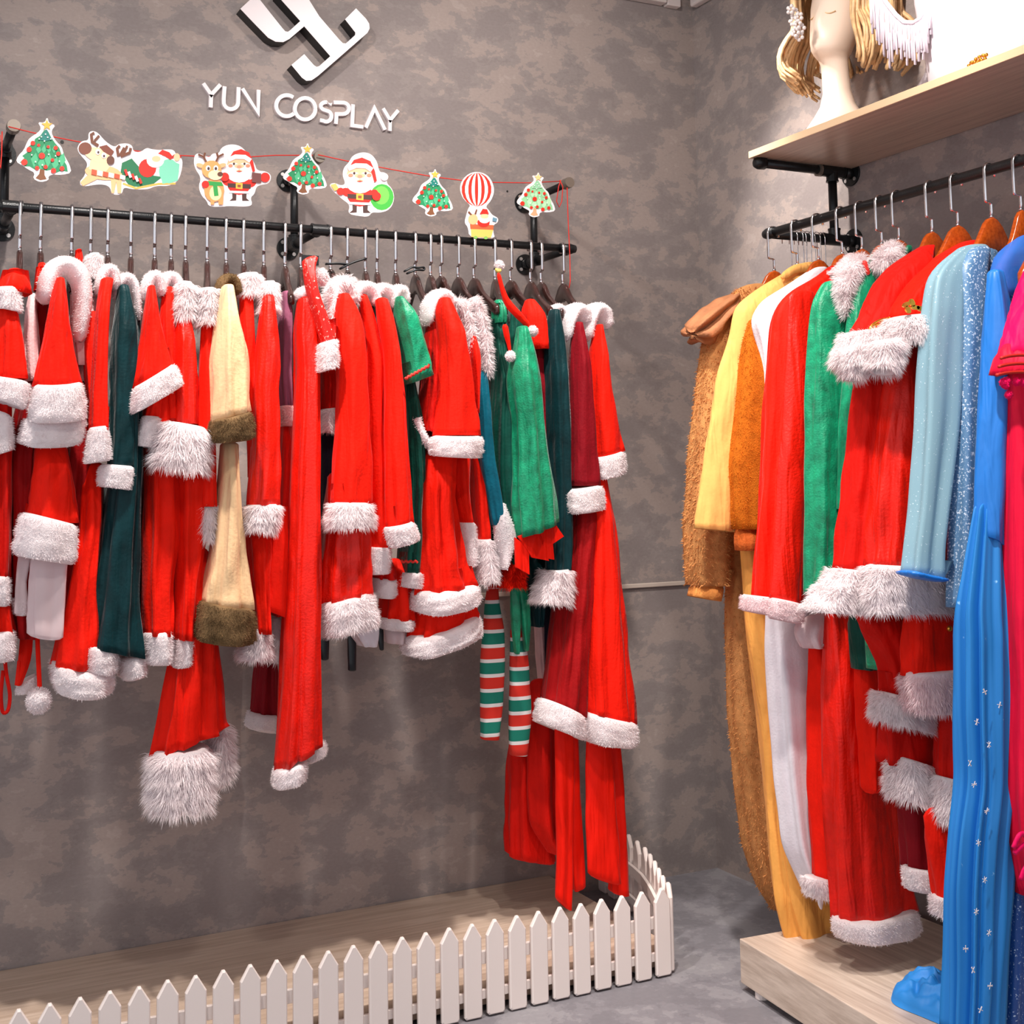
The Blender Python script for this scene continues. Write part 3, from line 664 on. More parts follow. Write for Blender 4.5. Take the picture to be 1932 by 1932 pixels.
F(g, 'hem', -.485, (36, 966), (147, 994), (143, 1064), (20, 1044), .065, cnt=1600, label='white fur hem')
T(g, 'ribbon', M['tulle'], -.475, .008, [(1040, 34, 64), (1100, 28, 48), (1156, 26, 56)], (3, .06, .12), False, 'white tulle ribbon')
T(g, 'ribbon', M['tulle'], -.49, .010, [(1052, 60, 130), (1120, 56, 128), (55, 1195, 122, 1202)], (5, .06, .12), False, 'white tulle ribbon')
F(g, 'hem', -.45, (24, 1130), (56, 1130), (56, 1158), (28, 1158), .03, label='white fur hem')

g = G(4, 'red costume with a fluffy white bundle at its neck, fourth from the left end', 'costume')
FF(g, 'collar', -.46, (166, 482), (188, 482), (194, 526), (158, 522), .03, ln=.011, cnt=1300, label='fluffy white collar')
T(g, 'lining', M['pinkwhite'], -.44, .03, [(560, 158, 188), (640, 150, 182), (720, 150, 182)])
T(g, 'body', R3, -.40, .06, [(680, 150, 186), (850, 120, 180), (1000, 100, 176), (1180, 92, 170)])

g = G(5, 'red costume with a narrow straight sleeve and an open white cuff beside the black-green dress', 'costume')
COLLAR(g, -.485, [(187, 556), (190, 525), (198, 511), (207, 509), (215, 518), (218, 548)], [8, 9, 9, 8])
T(g, 'sleeve', R_, -.52, .035, [(528, 190, 214), (568, 183, 208), (649, 177, 203), (730, 172, 203), (812, 168, 205)], (5, .02, .06))
T(g, 'front', R_, -.475, .03, [(590, 166, 182), (650, 156, 178), (720, 160, 176), (790, 168, 178)], (4, .03, .06))
F(g, 'cuff', -.53, (167, 810), (203, 806), (211, 866), (157, 874), .035, cnt=1000, label='white fur cuff')
T(g, 'skirt', R_, -.42, .09, [(880, 150, 196), (1000, 142, 188), (1100, 124, 182), (95, 1253, 196, 1262)], (8, .03, .07))
F(g, 'hem', -.43, (93, 1246), (215, 1262), (210, 1300), (97, 1298), .09, cnt=1600, bow=.012, label='white fur hem')

BG = M['black_green']
g = G(6, 'black-green velvet dress with white collar, cuff and hem among red costumes', 'dress', name='hanging_dress')
COLLAR(g, -.47, [(219, 565), (222, 538), (230, 527), (240, 525), (250, 535), (257, 565), (261, 605)], [7, 8, 9, 8, 6])
T(g, 'sleeve', BG, -.50, .04, [(541, 222, 243), (570, 219, 250), (600, 216, 256), (640, 211, 261), (700, 209, 259), (800, 207, 255), (878, 203, 253)], (5, .02, .06))
F(g, 'cuff', -.51, (187, 878), (254, 883), (248, 924), (184, 915), .04, cnt=1000, label='white fur cuff')
T(g, 'body', BG, -.44, .09, [(580, 226, 262), (880, 206, 265), (1000, 188, 262), (1100, 176, 261), (1160, 163, 262), (149, 1214, 268, 1238)], (9, .03, .08))
F(g, 'hem', -.45, (147, 1211), (223, 1218), (218, 1266), (150, 1256), .07, cnt=1300, bow=.006, label='white fur hem')
F(g, 'hem', -.43, (222, 1243), (269, 1232), (275, 1268), (226, 1280), .07, cnt=1000, label='white fur hem')

g = G(7, 'red costume with a bell sleeve whose white cuff tilts up to the right', 'costume')
COLLAR(g, -.485, [(274, 566), (277, 536), (285, 523), (294, 522), (301, 535), (303, 560)], [8, 9, 9, 8])
T(g, 'sleeve', R_, -.53, .045, [(541, 279, 291), (600, 270, 298), (650, 263, 312), (690, 257, 324), (250, 736, 330, 690)], (5, .015, .05))
F(g, 'cuff', -.545, (249, 736), (330, 686), (346, 724), (247, 782), .05, cnt=1500, label='white fur cuff')
T(g, 'sleeve', R_, -.50, .03, [(735, 282, 305), (790, 270, 303)])
F(g, 'cuff', -.51, (266, 787), (302, 790), (293, 844), (255, 839), .03, label='white fur cuff')
T(g, 'body', R_, -.44, .08, [(600, 280, 308), (800, 272, 320), (900, 268, 330), (1000, 266, 335), (1100, 264, 322), (1195, 266, 322)], (8, .03, .07))
F(g, 'hem', -.45, (266, 1195), (322, 1186), (323, 1246), (271, 1250), .07, cnt=1300, label='white fur hem')

g = G(8, 'red costume with white collar squeezed between the bell sleeve and the fluffy collar', 'costume')
COLLAR(g, -.47, [(303, 562), (306, 535), (315, 523), (326, 524), (334, 536), (336, 555)], [8, 9, 9, 8])
T(g, 'sleeve', R_, -.49, .035, [(545, 307, 328), (600, 300, 326), (680, 302, 330), (790, 310, 338)], (5, .03, .07))

g = G(9, 'red costume with a shaggy white collar and a big shaggy white cuff', 'costume')
FF(g, 'collar', -.49, (336, 534), (362, 538), (364, 600), (325, 606), .035, label='shaggy white fur collar')
T(g, 'sleeve', SH, -.50, .04, [(590, 332, 357), (640, 326, 367), (700, 323, 372), (800, 319, 374)], (6, .03, .09))
FF(g, 'cuff', -.53, (302, 796), (391, 812), (388, 890), (287, 876), .055, cnt=5000, ln=.022, label='shaggy white fur cuff')
T(g, 'body', R_, -.435, .08, [(800, 320, 384), (900, 320, 392), (1000, 322, 385), (1100, 325, 369), (1203, 323, 361)], (8, .03, .08))
F(g, 'hem', -.44, (326, 1202), (362, 1198), (364, 1248), (322, 1257), .06, cnt=1200, label='white fur hem')

g = G(10, 'long red dress with a deep shaggy white hem hanging lowest on the left half', 'dress', name='hanging_dress')
FF(g, 'collar', -.49, (371, 548), (408, 548), (412, 604), (371, 616), .04, cnt=3400, label='shaggy white fur collar')
T(g, 'sleeve', R_, -.49, .035, [(606, 380, 408), (700, 375, 406), (800, 372, 402), (870, 378, 406), (955, 378, 408)], (5, .03, .08))
FF(g, 'cuff', -.48, (376, 955), (408, 948), (399, 1024), (378, 1012), .03, cnt=1800, label='shaggy white fur cuff')
T(g, 'skirt', R_, -.42, .075, [(1040, 345, 392), (1180, 328, 404), (1240, 321, 409), (1300, 312, 415), (1360, 302, 420), (290, 1424, 426, 1366)], (9, .04, .12))
FF(g, 'hem', -.435, (288, 1422), (396, 1406), (393, 1520), (286, 1526), .065, cnt=6500, ln=.026, label='deep shaggy white fur hem')
FF(g, 'hem', -.37, (386, 1396), (429, 1360), (435, 1448), (400, 1492), .05, cnt=3000, ln=.02, label='shaggy white fur hem')

g = G(11, 'cream velvet costume with brown fur cuff and brown fur hem', 'costume')
COLLAR(g, -.49, [(415, 556), (418, 536), (426, 527), (436, 528), (443, 538), (445, 558)], [8, 9, 9, 8], False, 'brown_fur', 'brown fur collar')
CR_ = M['cream']
T(g, 'sleeve', CR_, -.55, .055, [(541, 419, 440), (560, 416, 443), (607, 409, 447), (650, 401, 463), (690, 397, 468), (720, 399, 467), (398, 796, 470, 776)], (7, .03, .07))
F(g, 'cuff', -.565, (397, 796), (471, 776), (479, 824), (394, 834), .06, 'brown_fur', cnt=2200, label='brown fur cuff', bow=.005)
T(g, 'body', CR_, -.50, .06, [(840, 416, 449), (920, 414, 447), (960, 408, 450), (1000, 404, 455), (1050, 397, 461), (1100, 385, 468), (376, 1137, 475, 1148)], (6, .02, .08))
F(g, 'hem', -.51, (375, 1134), (478, 1149), (477, 1212), (364, 1204), .068, 'brown_fur', cnt=3000, label='brown fur hem', bow=.005)

g = G(12, 'red costume with a puffy white collar and a maroon skirt hanging at the wall', 'costume')
FF(g, 'collar', -.48, (448, 520), (486, 518), (487, 562), (447, 556), .035, ln=.015, label='fluffy white fur collar')
T(g, 'sleeve', R_, -.49, .03, [(537, 453, 477), (600, 452, 478), (700, 456, 482), (800, 468, 490), (900, 470, 488)], (5, .03, .07))
T(g, 'skirt', M['maroon'], -.16, .06, [(1040, 492, 522), (1245, 486, 518), (1300, 480, 520), (1348, 474, 525)])
F(g, 'hem', -.17, (470, 1345), (525, 1347), (522, 1378), (463, 1370), .065, label='white fur hem')

g = G(13, 'shiny red costume with shaggy white collar and cuff, right of the cream costume', 'costume')
FF(g, 'collar', -.49, (488, 536), (518, 534), (522, 590), (486, 590), .035, ln=.014, label='fluffy white fur collar')
T(g, 'sleeve', SH, -.52, .04, [(560, 495, 516), (607, 489, 521), (650, 484, 524), (705, 478, 528), (722, 477, 521), (783, 476, 525), (870, 475, 526), (953, 467, 526)], (6, .02, .06))
FF(g, 'cuff', -.525, (464, 955), (525, 953), (517, 1003), (461, 998), .04, ln=.016, cnt=2400, label='shaggy white fur cuff')
T(g, 'body', R_, -.455, .07, [(990, 464, 514), (1080, 468, 500), (1192, 478, 502)], (8, .03, .09))
FF(g, 'hem', -.45, (470, 1188), (500, 1184), (507, 1238), (450, 1244), .05, ln=.016, cnt=2200, label='shaggy white fur hem')
FF(g, 'hem', -.38, (500, 1170), (524, 1160), (528, 1240), (506, 1248), .05, ln=.016, cnt=1500, label='shaggy white fur hem')

g = G(14, 'red and plum costume under a bare V-shaped hanger, with a pink cuff', 'costume')
T(g, 'lining', M['plum'], -.42, .05, [(552, 532, 546), (600, 527, 548), (700, 524, 546), (770, 527, 548)])
F(g, 'cuff', -.44, (528, 768), (553, 770), (553, 806), (531, 802), .045, 'pinkwhite', label='pink plush cuff')
T(g, 'body', R2, -.42, .07, [(790, 530, 553), (900, 522, 552), (1000, 516, 552), (1160, 510, 545)])
T(g, 'cape', R_, -.475, .03, [(960, 516, 546), (1050, 504, 546), (1110, 494, 546), (493, 1148, 541, 1166)], (5, .03, .09))

g = G(15, 'long shiny red dress with a narrow white hem reaching down left of the bare wall', 'dress', name='hanging_dress')
COLLAR(g, -.47, [(560, 566), (566, 553), (577, 550), (588, 556), (598, 578), (603, 615)], [8, 9, 10, 9, 7])
T(g, 'body', SH, -.49, .06, [(565, 563, 588), (620, 555, 603), (700, 558, 601), (790, 552, 599), (900, 546, 600), (1000, 542, 602), (1130, 538, 602), (1270, 533, 602), (1343, 528, 603), (520, 1452, 606, 1396)], (8, .03, .10))
F(g, 'hem', -.50, (517, 1456), (577, 1432), (574, 1468), (515, 1487), .05, cnt=1200, label='white fur hem')
F(g, 'hem', -.45, (570, 1410), (608, 1392), (614, 1412), (572, 1438), .05, label='white fur hem')
T(g, 'sleeve', R2, -.44, .04, [(700, 606, 640), (775, 604, 638)])
FF(g, 'cuff', -.45, (603, 775), (637, 772), (637, 816), (601, 812), .04, ln=.014, cnt=1800, label='fluffy white fur cuff')
T(g, 'lining', M['navy'], -.40, .05, [(815, 604, 634), (950, 604, 628), (1050, 604, 618)])

g = G(15, 'red sequined hat with white fur brim clipped to a hanger beside the bracket', 'hat', name='clipped_hat')
T(g, 'crown', M['sequin'], -.55, .03, [(570, 494, 600, 487), (573, 514, 592, 508), (581, 552, 596, 546), (597, 614, 614, 596), (606, 646, 632, 640)], (4, .02, .05), step=.01)
F(g, 'brim', -.555, (603, 650), (632, 642), (636, 690), (602, 702), .034, ln=.008, cnt=1500, label='white fur brim')
BALL(g, 'pompom', 'fur', 604, 522, 15, -.52, (1200, .007, .3))
MB().box(tuple(at(571, 499, y=-.535)), tuple(at(599, 484, y=-.525))).build('clip', M['black_cloth'], g)

g = G(16, 'red costume with shaggy white collar, cuff and hem in the middle of the long rail', 'costume')
COLLAR(g, -.48, [(622, 645), (621, 600), (625, 560), (634, 537), (646, 532), (656, 545), (661, 572)], [8, 10, 11, 11, 9], True, label='shaggy white fur collar')
T(g, 'sleeve', R_, -.53, .05, [(557, 639, 657), (581, 634, 674), (607, 631, 682), (660, 634, 686), (710, 637, 689), (788, 636, 692), (892, 627, 697), (952, 624, 697)], (5, .015, .05))
FF(g, 'cuff', -.54, (622, 950), (697, 951), (703, 992), (613, 996), .05, ln=.014, cnt=2600, label='shaggy white fur cuff')
T(g, 'body', SH, -.475, .07, [(900, 618, 694), (1010, 612, 694), (1090, 603, 697), (600, 1140, 698, 1120)], (8, .03, .09))
FF(g, 'hem', -.485, (597, 1142), (698, 1115), (713, 1174), (606, 1203), .07, ln=.012, cnt=3800, droop=.5, label='shaggy white fur hem')
T(g, 'petticoat', M['white_cloth'], -.41, .04, [(1170, 640, 712), (1200, 662, 716), (1218, 676, 708)], (5, .06, .12))
for q in ([(1195, 600, 622), (1243, 605, 620)], [(1195, 655, 672), (1264, 657, 672)], [(1160, 702, 720), (1190, 710, 724), (1225, 716, 724)]):
    T(g, 'ribbon', M['black_cloth'], -.40, .004, q, (2, .02, .04), False, 'black satin ribbon', 16)

g = G(17, 'black net ribbon bow tied around a hanger hook left of the green sleeve', 'ribbon', name='net_ribbon')
for q in ([(642, 507), (665, 495), (690, 488)], [(615, 498), (640, 497), (655, 499)]):
    SW(g, 'tail', 'black_cloth', -.33, q, 2.4, 3., None, 8)
g = G(18, 'red costume with a pointed red flap and white pads, left of the long plain sleeve', 'costume')
COLLAR(g, -.47, [(664, 577), (668, 552), (680, 541), (694, 543), (704, 556), (707, 575)], [8, 10, 10, 9])
T(g, 'sleeve', R_, -.49, .035, [(558, 676, 691), (600, 681, 707), (640, 690, 713), (680, 692, 722), (760, 690, 716), (900, 694, 722), (1034, 699, 736)], (5, .02, .05))
SLAB(g, 'flap', SH, -.50, [(694, 632), (706, 655), (729, 695), (706, 712), (689, 722)], .012)
F(g, 'cuff', -.50, (696, 1034), (737, 1036), (734, 1080), (692, 1082), .03, label='white fur cuff')
T(g, 'body', R2, -.44, .06, [(1060, 698, 738), (1092, 700, 742)])
F(g, 'hem', -.45, (700, 1092), (743, 1094), (742, 1126), (702, 1125), .05, label='white fur hem')

g = G(19, 'red costume with long plain sleeve in a slanted white cuff beside the green sleeve', 'costume')
COLLAR(g, -.47, [(701, 578), (704, 556), (714, 545), (727, 547), (735, 560), (738, 582)], [8, 10, 10, 9])
T(g, 'sleeve', R_, -.52, .045, [(566, 710, 730), (600, 713, 741), (660, 723, 750), (745, 724, 759), (869, 723, 767), (726, 998, 776, 986)], (5, .02, .06))
F(g, 'cuff', -.53, (723, 998), (778, 984), (789, 1016), (733, 1034), .045, cnt=1200, label='white fur cuff')
T(g, 'skirt', R_, -.42, .06, [(1060, 730, 760), (1120, 722, 770), (1168, 716, 776)])
F(g, 'hem', -.425, (714, 1166), (777, 1170), (773, 1188), (716, 1184), .062, label='white fur hem')
T(g, 'petticoat', M['tulle'], -.40, .05, [(1180, 722, 770), (1212, 728, 760)], (5, .06, .12))

g = G(20, 'dark green velvet costume with a bright green short sleeve trimmed in red zigzag', 'costume')
COLLAR(g, -.46, [(732, 585), (736, 560), (746, 547), (757, 551), (763, 575)], [8, 10, 10, 8])
T(g, 'sleeve', M['green'], -.52, .045, [(561, 748, 757), (584, 745, 779), (622, 750, 790), (663, 760, 803), (764, 726, 815, 706)], (5, .02, .05))
zz = [(764 + 46 * k / 14, 715 - 25 * k / 14 + (3 if k % 2 else -3)) for k in range(15)]
SW(g, 'rickrack', 'cord', -.567, zz, 2.6, .6, None, 6, 'red zigzag trim')
T(g, 'body', M['dark_green'], -.45, .06, [(590, 745, 764), (700, 752, 768), (800, 758, 790), (900, 764, 792), (1000, 762, 792), (1080, 756, 790)], (7, .03, .08))
SW(g, 'rickrack', 'cord', -.515, [(757 + 4.4 * k, 1059 + (3 if k % 2 else -2)) for k in range(8)], 2.4, .6, None, 6, 'red zigzag trim')
F(g, 'hem', -.46, (754, 1082), (789, 1080), (788, 1108), (750, 1104), .06, label='white fur hem')
T(g, 'skirt', R_, -.40, .05, [(1100, 750, 790), (1150, 742, 795), (1172, 738, 795)])

g = G(21, 'white costume showing a narrow strip behind a dark hanger with a black bow', 'costume')
T(g, 'body', M['pinkwhite'], -.44, .04, [(612, 797, 804), (650, 798, 808), (700, 803, 812)])
SW(g, 'bow', 'black_cloth', -.34, [(763, 512), (778, 503), (787, 506), (800, 503), (801, 511), (787, 508), (768, 516)], 2.2, 2.5, None, 8, 'black net bow')

g = G(22, 'red two-tiered costume with a wide bell sleeve and two white hem bands', 'costume')
COLLAR(g, -.48, [(803, 615), (807, 580), (818, 560), (832, 556), (843, 563), (849, 580)], [8, 10, 11, 10, 9])
T(g, 'sleeve', R_, -.53, .055, [(565, 829, 846), (580, 822, 854), (622, 829, 867), (690, 831, 881), (759, 827, 889), (822, 819, 902)], (5, .015, .05))
F(g, 'cuff', -.545, (815, 824), (905, 824), (903, 862), (813, 858), .06, cnt=1700, bow=.004, label='white fur cuff')
T(g, 'front', R2, -.475, .05, [(606, 806, 832), (660, 804, 836), (730, 797, 836), (785, 787, 836), (790, 806, 836, 848)], (6, .03, .07))
SW(g, 'trim', 'fur', -.50, [(787, 784), (789, 806), (798, 826), (813, 842), (830, 850)], [8, 9, 9, 9], 1.5, (700, .005, .2), 14, 'white fur trim')
T(g, 'skirt', R_, -.465, .08, [(850, 800, 862), (930, 788, 844), (987, 786, 856), (1068, 784, 871), (778, 1120, 893, 1100)], (9, .04, .12))
F(g, 'hem', -.48, (777, 1117), (895, 1096), (900, 1130), (778, 1155), .085, cnt=1800, bow=.012, label='white fur hem')
T(g, 'skirt', R_, -.44, .075, [(1130, 786, 892), (768, 1206, 896, 1158)], (8, .03, .07))
F(g, 'hem', -.455, (765, 1206), (897, 1150), (910, 1184), (762, 1240), .085, cnt=2000, bow=.012, label='white fur hem')
T(g, 'petticoat', M['tulle'], -.38, .05, [(1180, 735, 780), (1210, 728, 765)], (5, .06, .12))

g = G(23, 'red costume with a curling shaggy white fur stole around its hanger', 'costume')
SW(g, 'stole', 'fur', -.47, [(848, 582), (862, 571), (876, 588), (884, 620), (888, 655), (884, 690)], [10, 13, 14, 13, 9], 1.6, (5000, .016, .5, 0., .0007), 16, 'shaggy white fur stole')
T(g, 'sleeve', R_, -.45, .035, [(840, 846, 886), (930, 852, 882), (988, 864, 890)], (5, .03, .07))
F(g, 'cuff', -.465, (865, 988), (893, 988), (898, 1064), (871, 1070), .035, cnt=1300, label='white fur cuff')

g = G(24, 'red costume with a shaggy white front band and shaggy cuff, left of the teal sleeve', 'costume')
SW(g, 'collar', 'fur', -.48, [(893, 560), (903, 590), (910, 630), (916, 670), (918, 708)], [9, 11, 10, 7], 1.6, (4000, .016, .5, 0., .0007), 14, 'shaggy white fur collar')
T(g, 'front', R_, -.49, .03, [(636, 888, 896), (670, 884, 904), (730, 889, 902), (780, 892, 898)], (4, .03, .06))
T(g, 'sleeve', R_, -.45, .04, [(840, 890, 914), (950, 896, 914), (1020, 899, 921)], (5, .03, .07))
FF(g, 'cuff', -.465, (897, 1020), (922, 1018), (938, 1092), (902, 1102), .04, ln=.014, cnt=2200, label='shaggy white fur cuff')

g = G(25, 'teal velvet costume with a pointed white cuff near the right end of the rail', 'costume')
FF(g, 'collar', -.46, (905, 620), (918, 640), (922, 712), (908, 700), .03, ln=.012, cnt=1200, label='white fur collar')
T(g, 'sleeve', M['teal'], -.475, .04, [(705, 893, 920), (790, 896, 920), (882, 902, 929), (945, 914, 941), (990, 922, 944)], (5, .03, .09))
T(g, 'cuff', M['fur'], -.495, .03, [(950, 944, 950), (985, 932, 962), (1012, 933, 975), (1036, 938, 967), (1074, 944, 951)], (3, .01, .02), False, 'white plush cuff', fur=(900, .004, .2))

g = G(26, 'dark green velvet costume with a fluffy red trim above the striped stockings', 'costume')
T(g, 'collar', M['green'], -.455, .03, [(568, 934, 946), (590, 930, 954), (610, 930, 952)])
T(g, 'body', M['dark_green'], -.44, .07, [(604, 925, 950), (660, 922, 950), (730, 928, 956), (800, 922, 958), (900, 918, 966), (1062, 930, 976)], (8, .04, .1))
F(g, 'hem', -.45, (934, 1060), (977, 1058), (982, 1104), (932, 1106), .05, 'red_fur', .016, 2600, .6, 'fluffy red fur hem')

def sock(label, y, rows, z0v):
    p = at(rows[0][1], z0v, y=y); t = thing('striped_stocking', p, label, 'stocking', 'striped stockings below the green costumes')
    T(t, 'knit', M['stripe'], y, .022, rows, (3, .01, .03), True); return t
sock('green, white and red striped stocking hanging left, its mouth higher', -.37, [(1108, 920, 940), (1140, 915, 941), (1178, 914, 949), (1219, 909, 952), (1248, 908, 952), (1320, 907, 949), (1394, 908, 940)], 1132)
sock('green, white and red striped stocking hanging right, its toe lower', -.39, [(1190, 963, 989), (1242, 963, 995), (1291, 962, 998), (1349, 960, 1001), (1387, 959, 998), (1424, 963, 992)], 1258)

def longhat(i, label, pts, rad, ball, top=None, y=-.53):
    g = G(i, label, 'hat', 'long red hats on the dark hangers', 'pointed_hat'); SW(g, 'crown', 'red', y, pts, rad, 1.2, None, 14)
    BALL(g, 'pompom', 'fur', *ball, y - .01)
    if top:
        BALL(g, 'pompom', 'fur', *top, -.42); SW(g, 'band', 'yellow', -.42, [(936, 512), (940, 509), (945, 511)], 6, 1., None, 10, 'yellow band')
longhat(26, 'long red pointed hat looped over a hanger, white pompom by the red hood', [(940, 515), (946, 540), (953, 562), (962, 578), (978, 594), (998, 616)], [4, 4.5, 6, 8, 8, 6], (1005, 625, 10), (942, 500, 9))
longhat(25, 'small dark red pointed hat with a white pompom in front of the green costume', [(952, 612), (956, 632), (960, 650), (962, 664)], [6, 6, 4, 3], (963, 672, 9.5))

g = G(27, 'bright green velvet costume with a gathered sleeve and jagged red cuff', 'costume')
GR = M['green']
T(g, 'sleeve', GR, -.535, .05, [(618, 978, 992), (658, 973, 1004), (704, 962, 1013), (745, 965, 1019), (792, 973, 1021), (855, 974, 1029), (937, 973, 1044), (980, 1014, 1047, 986)], (7, .03, .11))
T(g, 'body', M['dark_green'], -.47, .05, [(586, 962, 978), (640, 958, 990), (720, 950, 990), (900, 955, 985), (1060, 962, 990)], (7, .04, .1))
for pts in ([(1012, 992), (1046, 986), (1064, 1012), (1032, 1034)], [(978, 1012), (1012, 1000), (1036, 1058), (1004, 1052)], [(972, 1014), (998, 1034), (999, 1084), (974, 1070)], [(1026, 1016), (1042, 1010), (1046, 1056), (1022, 1052)], [(990, 1004), (1036, 992), (1030, 1030), (996, 1036)]):
    SLAB(g, 'point', M['satin_red'], -.54 - .004 * rnd.random(), pts, .007, 'red felt point')
T(g, 'hood', R_, -.465, .04, [(568, 992, 1008), (590, 985, 1025), (620, 988, 1031), (660, 998, 1030)], (5, .03, .06))
T(g, 'front', M['maroon'], -.44, .04, [(650, 998, 1028), (760, 1010, 1030), (900, 1016, 1034), (980, 1020, 1040)])
for q in ([(1108, 962, 980), (1180, 965, 982), (1232, 972, 978)], [(1110, 978, 996), (1180, 982, 1002), (1226, 990, 996)]):
    T(g, 'skirt_point', GR, -.425, .012, q, (3, .03, .08), False, 'green velvet skirt point')
T(g, 'skirt', M['black_green'], -.36, .05, [(1040, 976, 1036), (1090, 982, 1030), (1180, 994, 1014)], (6, .04, .1))

g = G(28, 'black-green velvet costume with a shaggy white cuff near the right end', 'costume')
COLLAR(g, -.45, [(1040, 590), (1047, 580), (1055, 582), (1062, 604)], [6, 7, 7, 6])
T(g, 'sleeve', BG, -.48, .045, [(587, 1037, 1054), (636, 1030, 1062), (704, 1030, 1067), (814, 1033, 1073), (896, 1036, 1073), (1000, 1036, 1076), (1080, 1034, 1073)], (6, .03, .09))
FF(g, 'cuff', -.49, (1026, 1078), (1072, 1074), (1072, 1142), (1008, 1134), .045, ln=.018, cnt=3200, label='shaggy white fur cuff')
T(g, 'body', BG, -.35, .06, [(700, 1010, 1040), (1000, 1004, 1042), (1100, 1012, 1040)])
T(g, 'lining', M['navy'], -.30, .03, [(1130, 1024, 1052), (1200, 1024, 1050), (1276, 1028, 1042)])
T(g, 'petticoat', M['pinkwhite'], -.29, .02, [(1130, 1008, 1024), (1220, 1012, 1028), (1310, 1020, 1030)])

g = G(29, 'maroon velvet costume with white collar, cuff and hem, second from the right end', 'costume')
COLLAR(g, -.46, [(1063, 645), (1066, 608), (1074, 587), (1086, 583), (1096, 592), (1100, 612)], [9, 12, 12, 12, 10])
T(g, 'sleeve', M['maroon'], -.50, .045, [(610, 1084, 1096), (649, 1081, 1102), (732, 1077, 1111), (841, 1073, 1120), (916, 1071, 1129)], (5, .015, .05))
F(g, 'cuff', -.51, (1066, 926), (1132, 916), (1139, 959), (1067, 970), .045, cnt=1400, label='white fur cuff')
T(g, 'body', R3, -.455, .075, [(880, 1076, 1126), (970, 1072, 1118), (1088, 1058, 1106), (1199, 1047, 1096), (1031, 1322, 1091, 1350)], (8, .03, .07))
F(g, 'hem', -.465, (1024, 1318), (1091, 1350), (1094, 1394), (1015, 1361), .08, cnt=1600, label='white fur hem')

g = G(30, 'red costume with white collar, cuff and hem at the right end of the long rail', 'costume')
COLLAR(g, -.46, [(1102, 645), (1105, 606), (1113, 586), (1125, 582), (1136, 594), (1140, 622)], [9, 12, 12, 12, 10])
T(g, 'sleeve', R_, -.50, .045, [(614, 1125, 1133), (649, 1120, 1137), (704, 1114, 1142), (787, 1115, 1156), (1120, 864, 1171, 850)], (5, .015, .05))
F(g, 'cuff', -.51, (1118, 867), (1172, 852), (1177, 890), (1124, 905), .045, cnt=1300, label='white fur cuff')
T(g, 'body', R_, -.465, .075, [(860, 1104, 1130), (987, 1100, 1146), (1103, 1093, 1160), (1219, 1090, 1172), (1089, 1338, 1188, 1364)], (8, .03, .07))
F(g, 'hem', -.475, (1090, 1340), (1191, 1361), (1192, 1402), (1096, 1395), .08, cnt=1700, bow=.004, label='white fur hem')

CP = M['satin_red']
g = G(29, 'plain red cloak hanging in long folds below the maroon costume almost to the platform', 'cloak', name='hanging_cloak')
T(g, 'cloth', CP, -.45, .02, [(1340, 1046, 1080), (1500, 1048, 1080), (1627, 1050, 1077), (1047, 1690, 1075, 1716)], (3, .04, .10), False)
T(g, 'cloth', CP, -.43, .02, [(1340, 1074, 1088), (1500, 1072, 1093), (1643, 1075, 1102), (1080, 1680, 1102, 1672)], (3, .04, .10), False)
T(g, 'cloth', R2, -.34, .04, [(1290, 1000, 1040), (1420, 996, 1048), (1550, 997, 1050), (1604, 1032, 1052)], (5, .04, .10), False)
T(g, 'cloth', R2, -.28, .05, [(1390, 962, 1020), (1500, 959, 1030), (1600, 957, 1040), (958, 1612, 1046, 1622)], (7, .04, .10), False)
g = G(30, 'plain red cloak hanging in long folds below the red costume at the right end', 'cloak', name='hanging_cloak')
T(g, 'cloth', CP, -.46, .025, [(1370, 1106, 1152), (1500, 1104, 1160), (1600, 1105, 1168), (1108, 1646, 1171, 1666)], (4, .03, .09), False)
T(g, 'cloth', CP, -.43, .03, [(1370, 1140, 1166), (1500, 1150, 1174), (1600, 1152, 1181), (1150, 1680, 1184, 1688)], (4, .03, .09), False)
# ------------------------------------------------------------------ right rail, from the corner
def H(i, label, cat='costume', name='hanging_costume'):
    return thing(name, (XR, RYs[i - 1], ZR - .11), label, cat), RYs[i - 1]
TF = dict(fur=(9000, .009, .5, 0., .0013, 1.4))
g, y = H(1, 'tan teddy-fleece overall with brown hood and ribbed cuff in the corner', 'overall', 'hanging_overall')
T(g, 'hood', M['hood_brown'], y - .01, .05, [(1390, 552, 1378, 590), (1362, 562, 1352, 622), (1335, 580, 1340, 646), (1312, 600, 1326, 652), (1301, 612, 1318, 648)], (6, .10, .22), False, step=.008)
T(g, 'sleeve', M['teddy'], y, .045, [(545, 1392, 1450), (575, 1362, 1430), (601, 1341, 1410), (643, 1331, 1396), (728, 1322, 1386), (797, 1312, 1380), (974, 1299, 1374), (1077, 1297, 1374), (1104, 1302, 1373)], (5, .02, .05), **TF)
T(g, 'cuff', M['tan_rib'], y, .035, [(1102, 1307, 1362), (1302, 1124, 1357, 1134)], (9, .02, .03), True)
T(g, 'leg', M['teddy'], y + .02, .05, [(1000, 1374, 1424), (1211, 1378, 1444), (1352, 1382, 1456), (1474, 1395, 1470), (1595, 1411, 1485), (1676, 1437, 1500), (1721, 1467, 1510)], (6, .02, .07), fur=(6000, .008, .5, 0., .0012, 1.3))

